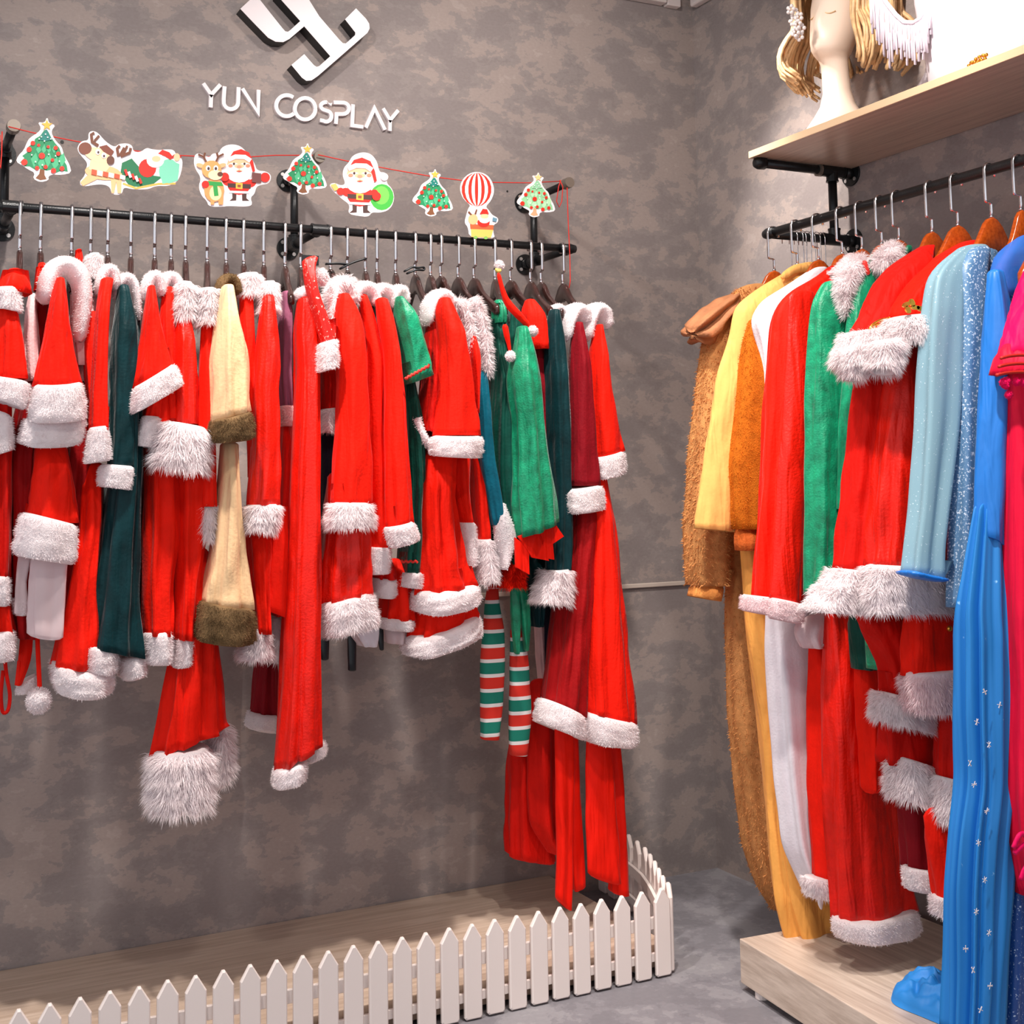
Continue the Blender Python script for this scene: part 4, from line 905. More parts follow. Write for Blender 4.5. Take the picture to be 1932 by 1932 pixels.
g, y = H(2, 'peach overall with a collar, hem and long trouser leg touching the platform', 'overall', 'hanging_overall')
T(g, 'top', M['peach'], y, .035, [(500, 1505, 1540), (520, 1470, 1535), (545, 1428, 1520), (578, 1386, 1500), (640, 1374, 1475), (717, 1350, 1455), (850, 1330, 1440), (984, 1312, 1395), (1311, 996, 1390, 1004)], (5, .02, .05))
SW(g, 'collar', 'peach', y - .03, [(1475, 524), (1500, 506), (1525, 505), (1545, 514), (1530, 524), (1495, 530)], [8, 10, 10, 8], .8, None, 12)
T(g, 'leg', M['peach2'], y - .01, .045, [(1020, 1398, 1432), (1170, 1411, 1460), (1352, 1437, 1482), (1514, 1449, 1510), (1620, 1455, 1545), (1696, 1462, 1566), (1750, 1477, 1592), (1489, 1789, 1600, 1776)], (6, .03, .10))
g, y0 = H(2, 'orange plush jacket sleeve with a rust ribbed cuff beside the peach overall', 'jacket', 'hanging_jacket')
T(g, 'sleeve', M['orange'], y - .045, .035, [(605, 1416, 1431), (640, 1405, 1441), (711, 1397, 1444), (797, 1388, 1441), (870, 1377, 1438), (974, 1380, 1433), (998, 1386, 1430)], (5, .02, .05), fur=(5000, .005, .5, 0., .0009, 1.0))
T(g, 'cuff', M['rust'], y - .045, .028, [(996, 1389, 1429), (1038, 1391, 1428)], (10, .02, .03))

g, y = H(3, 'white overall between the peach overall and the red coat', 'overall', 'hanging_overall')
T(g, 'top', M['white_cloth'], y, .03, [(508, 1530, 1560), (540, 1482, 1548), (567, 1436, 1530), (600, 1417, 1500), (650, 1432, 1492), (700, 1441, 1482), (900, 1441, 1480)], (5, .02, .05))
T(g, 'leg', M['white_cloth'], y, .04, [(1140, 1446, 1530), (1219, 1447, 1534), (1352, 1456, 1538), (1474, 1467, 1540), (1595, 1484, 1546), (1664, 1512, 1552), (1692, 1526, 1556)], (6, .03, .10))
SW(g, 'tie', 'white_cloth', y - .05, [(1548, 1690), (1548, 1706), (1550, 1716)], [7, 6, 2], .6, None, 10)

g, y = H(4, 'long red coat with pinkish fur hem, between the white overall and the green costume', 'coat', 'hanging_coat')
T(g, 'body', R_, y, .04, [(505, 1562, 1604), (526, 1536, 1595), (545, 1497, 1580), (571, 1469, 1565), (601, 1458, 1550), (677, 1451, 1545), (797, 1443, 1540), (871, 1438, 1535), (1008, 1431, 1530), (1423, 1122, 1520, 1142)], (7, .03, .08))
F(g, 'hem', y - .005, (1408, 1124), (1458, 1130), (1456, 1160), (1408, 1150), .045, 'fur_pink', label='pinkish fur hem')
T(g, 'collar', M['fur_pink'], y - .02, .03, [(1600, 478, 1622, 490), (1580, 500, 1606, 512), (1562, 515, 1575, 522)], (4, .03, .05), False, 'pinkish fur collar', fur=(800, .006, .3))
T(g, 'petticoat', M['fur_pink'], y - .03, .03, [(1168, 1512, 1600), (1192, 1497, 1566), (1222, 1516, 1562)], (6, .06, .14), True, 'pinkish flounce')
T(g, 'leg', R_, y, .04, [(1210, 1529, 1574), (1474, 1530, 1576), (1656, 1544, 1580)], (5, .03, .08))
FF(g, 'hem', y - .005, (1520, 1656), (1572, 1658), (1572, 1692), (1528, 1688), .03, ln=.012, cnt=1500, label='white fur hem')

g, y = H(5, 'red coat with long red trousers ending in a white band just above the platform', 'coat', 'hanging_coat')
T(g, 'sleeve', SH, y + .01, .02, [(560, 1490, 1540), (620, 1486, 1534), (797, 1478, 1530), (871, 1470, 1525), (1008, 1462, 1518), (1455, 1130, 1508, 1142)], (4, .02, .05))
F(g, 'cuff', y + .005, (1453, 1129), (1511, 1143), (1512, 1176), (1453, 1164), .03, 'fur_pink', label='pinkish fur cuff')
T(g, 'leg', SH, y - .0, .045, [(1150, 1560, 1606), (1211, 1560, 1610), (1352, 1560, 1622), (1490, 1562, 1676), (1595, 1570, 1693), (1577, 1738, 1720, 1712)], (6, .02, .07))
F(g, 'hem', y - .01, (1577, 1738), (1722, 1708), (1729, 1752), (1580, 1772), .055, ln=.006, cnt=2000, label='white fur hem', bow=.006)

g, y = H(6, 'bright green velvet costume with a sleeve hanging beside the long red coat', 'costume')
T(g, 'sleeve', GR, y - .01, .035, [(538, 1552, 1584), (560, 1537, 1594), (600, 1532, 1600), (677, 1529, 1602), (797, 1527, 1594), (864, 1527, 1578), (1043, 1527, 1571), (1122, 1527, 1561)], (5, .03, .08))
T(g, 'body', BG, y + .02, .03, [(700, 1560, 1610), (900, 1572, 1620), (1110, 1560, 1620)])
SW(g, 'collar', 'fur', y - .05, [(1624, 488), (1608, 508), (1592, 534), (1593, 560), (1598, 596)], [12, 17, 15, 10, 6], 1.2, (5500, .016, .4, 0., .0007), 16, 'shaggy white fur collar')
for p_ in ([(1630, 492), (1634, 506), (1638, 518)], [(1697, 472), (1702, 485), (1708, 496)]): SW(g, 'trim', 'cord', y - .075, p_, 5, 1., None, 10, 'red braid trim')
for p_ in ([(1640, 498), (1648, 486), (1656, 480)], [(1646, 504), (1656, 500), (1662, 494)], [(1708, 478), (1714, 468), (1720, 468)]): SW(g, 'bow', 'green', y - .07, p_, [3, 7, 5], .7, None, 10, 'green velvet bow')
T(g, 'shorts', M['dark_green'], y - .02, .03, [(1150, 1604, 1650), (1200, 1608, 1648), (1262, 1615, 1648)], (4, .03, .07))
T(g, 'trousers', R_, y - .005, .03, [(1255, 1614, 1674), (1350, 1620, 1670), (1440, 1628, 1660), (1486, 1632, 1648)], (5, .03, .09), False, 'red trousers')

g, y = H(7, 'second bright green velvet costume, nearer the red caped dresses, with fluffy white collar')
T(g, 'front', GR, y - .01, .025, [(512, 1632, 1664), (547, 1611, 1658), (608, 1601, 1645), (711, 1595, 1625), (803, 1589, 1616), (960, 1587, 1602)], (5, .03, .08))
SW(g, 'collar', 'fur', y - .04, [(1660, 508), (1670, 488), (1682, 478), (1696, 476)], [12, 18, 18, 10], 1.2, (5000, .016, .4, 0., .0007), 16, 'shaggy white fur collar')
T(g, 'shorts', GR, y - .02, .03, [(1150, 1632, 1662), (1200, 1641, 1671), (1262, 1645, 1666)], (4, .03, .07))

g, y = H(8, 'dark red caped dress with gold scrollwork, left of the other caped dress', 'dress', 'hanging_dress')
T(g, 'cape', R2, y - .03, .05, [(466, 1738, 1756), (492, 1699, 1750), (533, 1656, 1725), (591, 1634, 1705), (632, 1609, 1690)], (6, .02, .07))
FF(g, 'cape_trim', y - .05, (1606, 628), (1686, 618), (1652, 690), (1586, 686), .06, ln=.017, cnt=4200, label='shaggy white cape trim')
FF(g, 'cape_trim', y - .055, (1588, 660), (1632, 680), (1618, 718), (1596, 708), .03, ln=.014, cnt=1300, label='shaggy white cape trim')
T(g, 'skirt', R2, y, .045, [(640, 1630, 1700), (700, 1622, 1684), (803, 1611, 1674), (906, 1599, 1664), (1074, 1581, 1645)], (7, .03, .07))
FF(g, 'hem', y - .01, (1578, 1074), (1642, 1082), (1650, 1154), (1518, 1152), .05, ln=.016, cnt=4200, label='shaggy white fur hem')
def scroll(g, y, pts, r=2.2): SW(g, 'emblem', 'gold', y, pts, r, 1., None, 8, 'gold foil emblem')
for q in ([(1640, 622), (1646, 612), (1656, 606), (1666, 602), (1678, 600)], [(1650, 618), (1658, 622), (1668, 614), (1662, 606)], [(1638, 628), (1650, 612), (1664, 612), (1676, 612)]): scroll(g, y - .085, q)
T(g, 'underskirt', R2, y + .01, .04, [(1150, 1610, 1720), (1250, 1668, 1720), (1310, 1672, 1720)])
FF(g, 'underskirt_trim', y - .005, (1656, 1304), (1776, 1340), (1774, 1388), (1654, 1356), .05, ln=.016, cnt=3800, label='shaggy white fur hem')
T(g, 'underskirt', R2, y + .015, .04, [(1360, 1660, 1778), (1440, 1664, 1780)])
FF(g, 'underskirt_trim', y, (1688, 1426), (1778, 1458), (1772, 1538), (1686, 1500), .05, ln=.018, cnt=3600, label='shaggy white fur hem')
T(g, 'trousers', M['maroon'], y + .03, .035, [(1480, 1700, 1770), (1560, 1706, 1768), (1640, 1711, 1766)], (5, .03, .08), True, 'maroon trousers')
F(g, 'hem', y + .02, (1709, 1638), (1767, 1640), (1764, 1674), (1714, 1678), .035, cnt=900, label='white fur hem')

g, y = H(9, 'red caped dress with gold flower and deep white hem beside the pale blue dress', 'dress', 'hanging_dress')
T(g, 'cape', R_, y - .03, .05, [(458, 1815, 1840), (475, 1785, 1838), (519, 1735, 1815), (560, 1704, 1795), (600, 1687, 1770)], (6, .02, .06))
FF(g, 'cape_trim', y - .05, (1685, 600), (1760, 598), (1752, 648), (1676, 642), .055, ln=.017, cnt=4000, label='shaggy white cape trim')
FF(g, 'cape_trim', y - .055, (1650, 645), (1700, 640), (1678, 708), (1648, 690), .035, ln=.016, cnt=2400, label='shaggy white cape trim')
T(g, 'skirt', SH, y, .045, [(630, 1688, 1770), (710, 1680, 1766), (803, 1668, 1770), (906, 1655, 1780), (1068, 1642, 1795)], (8, .03, .07))
FF(g, 'hem', y - .01, (1638, 1067), (1797, 1074), (1803, 1150), (1628, 1156), .055, ln=.017, cnt=7000, label='deep shaggy white fur hem')
for cx, cy, a in ((1711, 574, 2.6), (1722, 571, 1.2), (1728, 580, .1), (1714, 584, 4.2), (1737, 582, .5), (1744, 586, .9)):
    p = [(cx + 8 * math.cos(t) * math.cos(a) - 4.5 * math.sin(t) * math.sin(a), cy + 8 * math.cos(t) * math.sin(a) + 4.5 * math.sin(t) * math.cos(a)) for t in np.arange(10) * .628]
    SLAB(g, 'petal', M['gold'], y - .088, p, .004, 'gold foil petal')
T(g, 'underskirt', R_, y - .01, .04, [(1140, 1716, 1814), (1190, 1709, 1814), (1275, 1705, 1816)], (6, .03, .07))
p = at(1791, 1186, y=y - .055); MB().ball(tuple(p), .006).build('button', M['gold'], g, True, 'gold button')
FF(g, 'underskirt_trim', y - .02, (1710, 1272), (1816, 1257), (1816, 1334), (1722, 1344), .05, ln=.014, cnt=3600, mat='fur_pink', label='pinkish shaggy fur hem')
T(g, 'underskirt', R2, y, .04, [(1330, 1776, 1820), (1475, 1774, 1822)], (6, .03, .07))
FF(g, 'underskirt_trim', y - .01, (1772, 1466), (1820, 1478), (1820, 1556), (1770, 1550), .045, ln=.015, cnt=2200, label='shaggy white fur hem')
T(g, 'trousers', R_, y + .01, .035, [(1540, 1744, 1818), (1640, 1762, 1812), (1697, 1772, 1806)], (5, .03, .08), True, 'red trousers')
F(g, 'hem', y, (1769, 1695), (1806, 1697), (1802, 1734), (1772, 1728), .036, ln=.009, cnt=1300, label='white fur hem')

g, y = H(10, 'pale blue glitter dress with a narrow sleeve edged in bright blue', 'dress', 'hanging_dress')
LB = M['lightblue']
y += .004
T(g, 'sleeve', LB, y - .02, .035, [(468, 1810, 1862), (495, 1776, 1832), (523, 1754, 1815), (591, 1745, 1808), (711, 1738, 1804), (803, 1734, 1800), (854, 1731, 1793), (957, 1725, 1776), (1043, 1714, 1767), (1710, 1080, 1769, 1090)], (5, .04, .12))
SW(g, 'edging', 'satin_blue', y - .03, [(1709, 1080), (1730, 1086), (1750, 1090), (1770, 1093)], 5, 6., None, 10, 'bright blue edging')
g, y = H(10, 'sparkling steel-blue dress with a hanging panel sleeve, right of the pale blue dress', 'dress', 'hanging_dress')
T(g, 'sleeve', M['sparkle'], y - .035, .03, [(472, 1830, 1866), (500, 1809, 1862), (600, 1805, 1852), (711, 1801, 1838), (871, 1799, 1842), (1008, 1797, 1846), (1796, 1146, 1852, 1144)], (4, .02, .07))
T(g, 'body', M['sparkle'], y + .0, .03, [(478, 1842, 1880), (600, 1836, 1874), (800, 1826, 1860), (1000, 1832, 1866), (1150, 1836, 1866)], (6, .04, .09))
g, y = H(11, 'deep blue gown with sheer shoulders and a tulle train on the platform', 'gown', 'hanging_gown')
SB = M['satin_blue']
T(g, 'shoulder', M['sheer_blue'], y - .02, .03, [(450, 1918, 1960), (475, 1884, 1958), (512, 1868, 1950), (560, 1872, 1948)], (4, .02, .04), False, 'sheer blue shoulder')
T(g, 'sleeve', SB, y - .03, .03, [(515, 1866, 1890), (631, 1861, 1912), (772, 1852, 1912), (877, 1847, 1906), (1843, 1008, 1896, 1038)], (5, .03, .08))
T(g, 'body', M['blue_dark'], y + .01, .04, [(520, 1884, 1945), (700, 1876, 1940), (900, 1866, 1936), (1100, 1850, 1934)], (7, .03, .09))
T(g, 'skirt', M['blue'], y - .03, .04, [(960, 1842, 1904), (1150, 1814, 1912), (1352, 1816, 1908), (1474, 1821, 1906), (1575, 1808, 1897), (1676, 1802, 1892), (1838, 1802, 1880), (1952, 1798, 1872)], (11, .10, .15), True, None, 88)
T(g, 'underskirt', M['blue_dark'], y + .0, .05, [(1090, 1880, 1926), (1250, 1884, 1932), (1400, 1882, 1936), (1600, 1872, 1950), (1800, 1860, 1962), (1960, 1850, 1972)], (8, .04, .09), True, 'dark blue glitter skirt')
rg = np.random.RandomState(5)                            # silver snowflakes printed along the tulle
sf = MB()
for u, v in ((1858, 1305), (1843, 1362), (1866, 1405), (1838, 1480), (1862, 1530), (1846, 1590), (1858, 1660), (1842, 1720), (1866, 1760), (1836, 1830), (1868, 1860), (1850, 1905), (1822, 1790), (1886, 1330), (1830, 1440)):
    c = at(u, v, y=y - .0745)
    for k in range(3):
        a = k * math.pi / 3 + rg.rand(); q = np.array([math.cos(a), 0, math.sin(a)]) * .006; sf.tube([c - q, c + q], .0007, 5)
sf.build('snowflakes', M['sign_white'], g, False, 'tiny white snowflakes')['kind'] = 'stuff'
# crumpled train lying on the platform
K, N = 44, 80; cx, cy = -.40, -1.31; c0 = at(1788, 1896, z=.12); V = []; zt = .119
for k in range(K):
    r = k / (K - 1)
    for j in range(N):
        t = 2 * math.pi * j / N; px = c0[0] + r * .098 * math.cos(t) * (1 + .12 * math.sin(3 * t + 1)); py = c0[1] + r * .125 * math.sin(t) * (1 + .1 * math.sin(2 * t))
        h = .050 * math.sqrt(max(0, 1 - r ** 2.2)) * (1 + .20 * math.sin(px * 95 + 2 * math.sin(py * 60)) * math.cos(py * 70 + px * 30) + .10 * math.sin(px * 210 + 3 * math.sin(py * 90))) + .004 * math.sin(9 * t + r * 8) * (1 - r)
        V.append((px, py, zt + max(h, 0)))
V = np.array(V); mesh('train', V, tube_faces(K, N) + [[(K - 1) * N + j for j in range(N)]], M['blue'], g, True, None, 'crumpled blue tulle train')

g, y = H(12, 'hot pink costume with red braided pompom trim at the right edge', 'costume')
T(g, 'sleeve', M['pink'], y - .03, .04, [(500, 1940, 1995), (570, 1919, 1990), (631, 1901, 1985), (668, 1890, 1980)], (5, .03, .06))
T(g, 'sleeve_band', M['rose'], y - .032, .046, [(660, 1890, 1980), (706, 1881, 1978)], (5, .02, .04), True, 'red sleeve band')
for v0, u0 in ((672, 1888), (688, 1884), (704, 1880)):
    SW(g, 'braid', 'cord', y - .08, [(u0, v0 + 4), (u0 + 14, v0), (u0 + 34, v0 - 2), (u0 + 60, v0 - 2)], 2.6, 1., None, 8, 'coral braid')
for u, v in ((1893, 722), (1897, 727), (1899, 719), (1917, 720), (1903, 745), (1930, 721)): BALL(g, 'pompom', 'pink', u, v, 6, y - .075, (120, .003, .2), 'pink pompom')
T(g, 'body', M['rose'], y - .01, .045, [(690, 1906, 1985), (735, 1907, 1990), (1088, 1905, 1990), (1300, 1908, 1992), (1500, 1904, 1992), (1600, 1914, 1992), (1690, 1931, 1994)], (7, .03, .07))
for q in ([(1912, 1600), (1922, 1576), (1930, 1572), (1938, 1580)], [(1914, 1610), (1926, 1598), (1938, 1590)], [(1926, 1660), (1932, 1640), (1942, 1630)]): SW(g, 'frill', 'pink', y - .065, q, 4, .8, None, 8, 'pink frill')

# ------------------------------------------------------------------ garland of printed cards
YG = RY - .012
gl = thing('garland_cord', tuple(at(540, 300, y=YG)), 'thin red cord strung between the grey pipe caps', 'cord')
cp = [(16, 239), (60, 250), (140, 266), (230, 282), (330, 293), (440, 298), (520, 293), (590, 293)]
def cord(pts, y): return MB().tube([at(u, v, y=y) for u, v in pts], .0014, 6)
def cord_into(mb, pts, y):
    mb.tube([at(u, v, y=y) for u, v in pts], .0014, 6)
mb = MB(); cord_into(mb, cp, YG); cord_into(mb, [(600, 292), (660, 305), (740, 320), (820, 334), (900, 344), (1000, 345), (1056, 342)], YG)
cord_into(mb, [(1056, 340), (1062, 352), (1060, 380), (1055, 391), (1050, 380), (1054, 352), (1058, 340)], YG)
cord_into(mb, [(1070, 354), (1071, 390), (1073, 440), (1075, 480), (1076, 530), (1073, 548)], YG - .004)
cord_into(mb, [(4, 248), (3, 290), (1, 318), (-3, 300), (0, 255)], YG)
mb.build('cord', M['cord'], gl, True)
PCOL = {}
def ink(c):
    if c not in PCOL: PCOL[c] = plain('print_ink', c, .5)
    return PCOL[c]
def card(name, label, outline, layers, cat='decoration'):
    """die-cut white card with flat print; coordinates are photograph pixels on the garland plane"""
    c = np.mean(np.array(outline), 0)
    for _ in range(2 if name != 'tree_card' else 1):
        outline = [tuple(np.array(a) * w_ + np.array(b) * (1 - w_)) for a, b in zip(outline, outline[1:] + outline[:1]) for w_ in (.75, .25)]
    t = thing(name, tuple(at(c[0], c[1], y=YG - .004)), label, cat, 'die-cut cards on the garland')
    MB().prism([at(u, v, y=YG - .004) for u, v in outline], (0, .0016, 0)).build('card', M['sign_white'], t)
    mats = []; mb = MB()
    for k, (col, pts) in enumerate(layers):
        m = ink(col)
        if m not in mats: mats.append(m)
        mb.prism([at(u, v, y=YG - .0044 - .00012 * k) for u, v in pts], (0, .0003, 0), mats.index(m))
    mb.build('print', mats, t, False)
    return t
def ell(cx, cy, rx, ry=None, n=16, rot=0.):
    ry = ry or rx; c, s = math.cos(rot), math.sin(rot)
    return [(cx + rx * math.cos(2 * math.pi * k / n) * c - ry * math.sin(2 * math.pi * k / n) * s, cy + rx * math.cos(2 * math.pi * k / n) * s + ry * math.sin(2 * math.pi * k / n) * c) for k in range(n)]
def offs(pts, d):
    c = np.mean(np.array(pts), 0); return [tuple(np.array(p) + (np.array(p) - c) / np.linalg.norm(np.array(p) - c) * d) for p in pts]
# tree template in its own 120 x 140 units, from the first card
TRO = [(89, 220), (93, 233), (105, 236), (97, 246), (99, 256), (107, 268), (116, 276), (120, 290), (124, 298), (131, 310), (135, 326), (117, 330), (98, 329), (91, 333), (92, 340), (76, 344), (62, 337), (66, 326), (54, 320), (42, 312), (30, 305), (34, 294), (45, 283), (51, 268), (56, 260), (72, 250), (78, 242), (71, 230), (84, 232)]
TRG = [(88, 244), (92, 250), (97, 260), (104, 270), (112, 279), (116, 291), (120, 302), (126, 312), (128, 324), (116, 322), (106, 326), (97, 320), (88, 322), (76, 318), (66, 320), (56, 314), (46, 314), (50, 306), (37, 307), (46, 298), (42, 294), (56, 284), (54, 276), (64, 270), (66, 262), (76, 256), (83, 246)]
def tree_card(cx, cy, s, pale, label):
    f = lambda P: [(cx + (u - 82) * s, cy + (v - 282) * s) for u, v in P]
    g1, g2, g3 = ((24, 132, 84), (70, 172, 122), (12, 120, 110)) if not pale else ((142, 202, 152), (176, 222, 178), (150, 205, 165))
    Ls = [(((120, 72, 40) if not pale else (226, 160, 122)), f([(76, 316), (84, 316), (84, 330), (88, 338), (76, 340), (67, 336), (74, 328)])), (g1, f(TRG))]
    for a in range(5):
        Ls.append((g2, f([(58 + a * 13, 300 + (a % 2) * 8), (68 + a * 13, 288 + (a % 2) * 6), (72 + a * 13, 302 + (a % 2) * 8), (64 + a * 13, 316 + (a % 2) * 4)])))
    for a in range(4): Ls.append((g2, f([(68 + a * 10, 282), (74 + a * 10, 272), (78 + a * 9, 284), (72 + a * 10, 290)])))
    Ls.append((g3, f([(88, 244), (94, 256), (98, 264), (86, 266), (74, 264), (80, 252)])))
    st = []
    for k in range(10): r = (11 if k % 2 == 0 else 4.6); st.append((88.5 + r * math.sin(k * math.pi / 5), 236 - r * math.cos(k * math.pi / 5)))
    Ls.append(((246, 178, 66) if not pale else (250, 212, 140), f(st)))
    for u, v, r in ((62, 270, 4.5), (73, 274, 3), (55, 282, 5), (79, 294, 6), (46, 306, 6), (70, 317, 4), (86, 315, 4), (101, 322, 5), (117, 318, 4.6), (99, 302, 3.4), (110, 290, 4), (105, 279, 4), (91, 277, 3)): Ls.append(((222, 40, 18), ell(cx + (u - 82) * s, cy + (v - 282) * s, r * s, n=12)))
    for u, v in ((86, 253), (90, 259), (78, 258), (74, 262), (96, 262), (84, 266), (60, 292), (92, 291), (67, 305), (105, 294), (80, 311), (112, 304)): Ls.append(((245, 240, 238), ell(cx + (u - 82) * s, cy + (v - 282) * s, 1.4 * s, n=8)))
    return card('tree_card', label, f(TRO), Ls)
tree_card(82, 282, 1., False, 'green Christmas tree card, the leftmost and largest of the four trees')
tree_card(575, 318, .80, False, 'green Christmas tree card hanging in front of the middle bracket post')
tree_card(816, 363, .74, False, 'green Christmas tree card between the man with the green sack and the balloon')
tree_card(1011, 367, .70, True, 'pale faded Christmas tree card at the right end of the garland')
K_ = lambda a, b: (a / 2.415, b / 2.415)
def KZ(*p): return [K_(*q) for q in p]
def KE(cx, cy, rx, ry=None, n=16, rot=0.): return ell(cx / 2.415, cy / 2.415, rx / 2.415, (ry or rx) / 2.415, n, rot)
def KS(pts, wd):
    P = [np.array(K_(*q)) for q in pts]; L = []; R2_ = []
    for k, p in enumerate(P):
        t = P[min(k + 1, len(P) - 1)] - P[max(k - 1, 0)]; t /= np.linalg.norm(t); n = np.array([-t[1], t[0]]) * wd / 2.415 / 2; L.append(tuple(p + n)); R2_.append(tuple(p - n))
    return L + R2_[::-1]
SKN, RED, WHT, BRN, TAN, DKB, GRN = (246, 190, 148), (214, 34, 20), (246, 236, 236), (110, 62, 40), (232, 176, 126), (70, 44, 40), (44, 150, 70)
def man_layers(cx, cy, s, look=1):
    """small bearded figure in a red suit: face, beard, cap, belt and boots, in zoomed pixels"""
    E = lambda x, y, rx, ry=None, n=16, rot=0.: KE(cx + x * s, cy + y * s, rx * s, (ry or rx) * s, n, rot)
    Z = lambda *p: KZ(*[(cx + a * s, cy + b * s) for a, b in p])
    return [(DKB, Z((-38, 120), (-14, 120), (-16, 176), (-52, 178), (-36, 164))), (DKB, Z((14, 120), (40, 120), (38, 164), (54, 178), (16, 178))), (RED, E(0, 90, 62, 56)), (RED, E(-66, 76, 26, 20, 14, .6)), (RED, E(66, 84, 26, 20, 14, -.6)),
            (DKB, Z((-62, 84), (62, 90), (60, 114), (-60, 106))), ((238, 180, 70), Z((-18, 82), (18, 84), (17, 116), (-18, 113))), ((150, 70, 40), Z((-9, 92), (9, 93), (8, 107), (-9, 106))), (WHT, Z((-56, 124), (56, 128), (54, 140), (-54, 136))),
            (WHT, E(0, 24, 70, 58)), (SKN, E(0, -18, 64, 40)), (WHT, E(-30, -2, 34, 22)), (WHT, E(30, -2, 34, 22)), (SKN, E(0, -6, 26, 12)), ((240, 150, 120), E(0, -2, 13, 9)), (DKB, E(-28, -18, 6, 7, 10)), (DKB, E(28, -18, 6, 7, 10)), ((200, 80, 60), Z((-16, 22), (0, 17), (16, 22), (0, 26))), ((240, 140, 110), E(-46, -8, 12, 9)), ((240, 140, 110), E(46, -8, 12, 9)),
            (RED, Z((-56, -44), (-30, -84), (10, -96), (52, -78), (74, -30), (84, 20), (72, 26), (58, -20), (50, -46))), (WHT, KS([(cx - 58 * s, cy - 40 * s), (cx - 20 * s, cy - 56 * s), (cx + 30 * s, cy - 54 * s), (cx + 60 * s, cy - 34 * s)], 24 * s))]
def deer_head(cx, cy, s, a=0.):
    E = lambda x, y, rx, ry=None, n=14, rot=0.: KE(cx + x * s, cy + y * s, rx * s, (ry or rx) * s, n, rot)
    S_ = lambda pts, w: KS([(cx + a * s, cy + b * s) for a, b in pts], w * s)
    return [(BRN, S_([(-24, -34), (-38, -60), (-62, -70)], 9)), (BRN, S_([(-36, -56), (-30, -78)], 9)), (BRN, S_([(20, -34), (32, -60), (56, -72)], 9)), (BRN, S_([(31, -57), (24, -78)], 9)), (TAN, E(-52, -18, 20, 10, 12, .3)), (TAN, E(48, -18, 20, 10, 12, -.3)), ((240, 160, 96), E(0, 0, 46, 42)), ((248, 214, 176), E(18, 26, 34, 24)), (WHT, E(-16, -6, 11, 13)), (WHT, E(20, -6, 11, 13)), (DKB, E(-14, -4, 6, 8, 10)), (DKB, E(20, -4, 6, 8, 10)), ((96, 58, 44), E(40, 22, 13, 11, 12))]
# deer pulling a sleigh
o1 = KZ((352, 668), (372, 642), (404, 640), (402, 606), (420, 595), (446, 604), (476, 640), (508, 664), (528, 668), (540, 656), (580, 652), (604, 664), (606, 690), (640, 694), (668, 672), (690, 680), (728, 684), (756, 680), (792, 682), (802, 704), (832, 722), (830, 770), (812, 826), (770, 848), (710, 846), (672, 864), (600, 862), (562, 852), (556, 886), (510, 888), (500, 846), (448, 838), (376, 852), (360, 830), (386, 802), (392, 770), (400, 744), (376, 716), (356, 692))
Ls = [((26, 110, 70), KZ((556, 742), (600, 722), (640, 768), (700, 800), (740, 806), (700, 838), (640, 852), (590, 848), (548, 792))), ((236, 170, 80), KS([(560, 836), (620, 858), (720, 838), (800, 836)], 9)), ((118, 198, 168), KE(770, 780, 46, 56)), ((118, 198, 168), KZ((724, 746), (772, 726), (818, 748), (810, 824), (740, 838))),
      (RED, KE(672, 766, 40, 42)), (WHT, KE(708, 730, 40, 34)), (SKN, KE(712, 724, 20, 14)), (RED, KZ((720, 700), (740, 682), (772, 694), (792, 720), (774, 726), (752, 712))), ((180, 40, 30), KS([(772, 726), (796, 706), (826, 716)], 8)), ((238, 190, 150), KE(806, 716, 14, 18)), (TAN, KE(470, 786, 84, 34, 18, .12)), (TAN, KZ((396, 800), (440, 790), (452, 812), (378, 848), (366, 830))), (TAN, KZ((504, 796), (556, 790), (552, 880), (536, 880), (530, 828), (520, 880), (508, 880))), ((240, 200, 160), KZ((404, 770), (412, 730), (470, 716), (500, 760), (470, 800))),
      ((242, 202, 160), KE(448, 706, 66, 32, 18, .28)), ((120, 66, 48), KE(388, 676, 30, 28)), ((120, 60, 40), KZ((452, 668), (486, 660), (520, 690), (506, 712), (470, 690))), (BRN, KS([(448, 664), (420, 646), (416, 612), (430, 606)], 14)), (BRN, KS([(430, 642), (452, 618)], 11)), (BRN, KS([(540, 712), (534, 676), (546, 664)], 13)), (BRN, KS([(546, 708), (566, 672)], 11)), (BRN, KS([(550, 712), (590, 696), (596, 674)], 13)), (BRN, KS([(556, 712), (580, 664)], 10)), ((96, 56, 40), KE(504, 730, 18, 20)), (WHT, KE(446, 692, 11, 13)), (WHT, KE(474, 708, 11, 13)), (DKB, KE(448, 694, 5, 6)), (DKB, KE(474, 711, 5, 6))]
for k in range(6): Ls.append((((196, 80, 50), (246, 226, 206))[k % 2], KZ((418 + k * 26, 770 + k * 5), (442 + k * 26, 776 + k * 5), (440 + k * 26, 800 + k * 4), (416 + k * 26, 794 + k * 4))))
for k in range(5): Ls.append((((200, 40, 30), WHT)[k % 2], KS([(570 + k * 16, 772 + k * 10), (580 + k * 16, 800 + k * 9)], 12)))
card('deer_sleigh_card', 'deer with brown antlers pulling a green sleigh with a striped blanket', o1, Ls)
o2 = KZ((884, 712), (900, 696), (930, 708), (956, 718), (968, 698), (998, 700), (1008, 672), (1046, 656), (1092, 662), (1124, 692), (1160, 742), (1170, 778), (1214, 780), (1238, 800), (1228, 836), (1190, 842), (1168, 850), (1160, 884), (1140, 900), (1152, 934), (1120, 942), (1040, 938), (1016, 942), (952, 942), (942, 914), (918, 892), (904, 850), (918, 810), (884, 762))
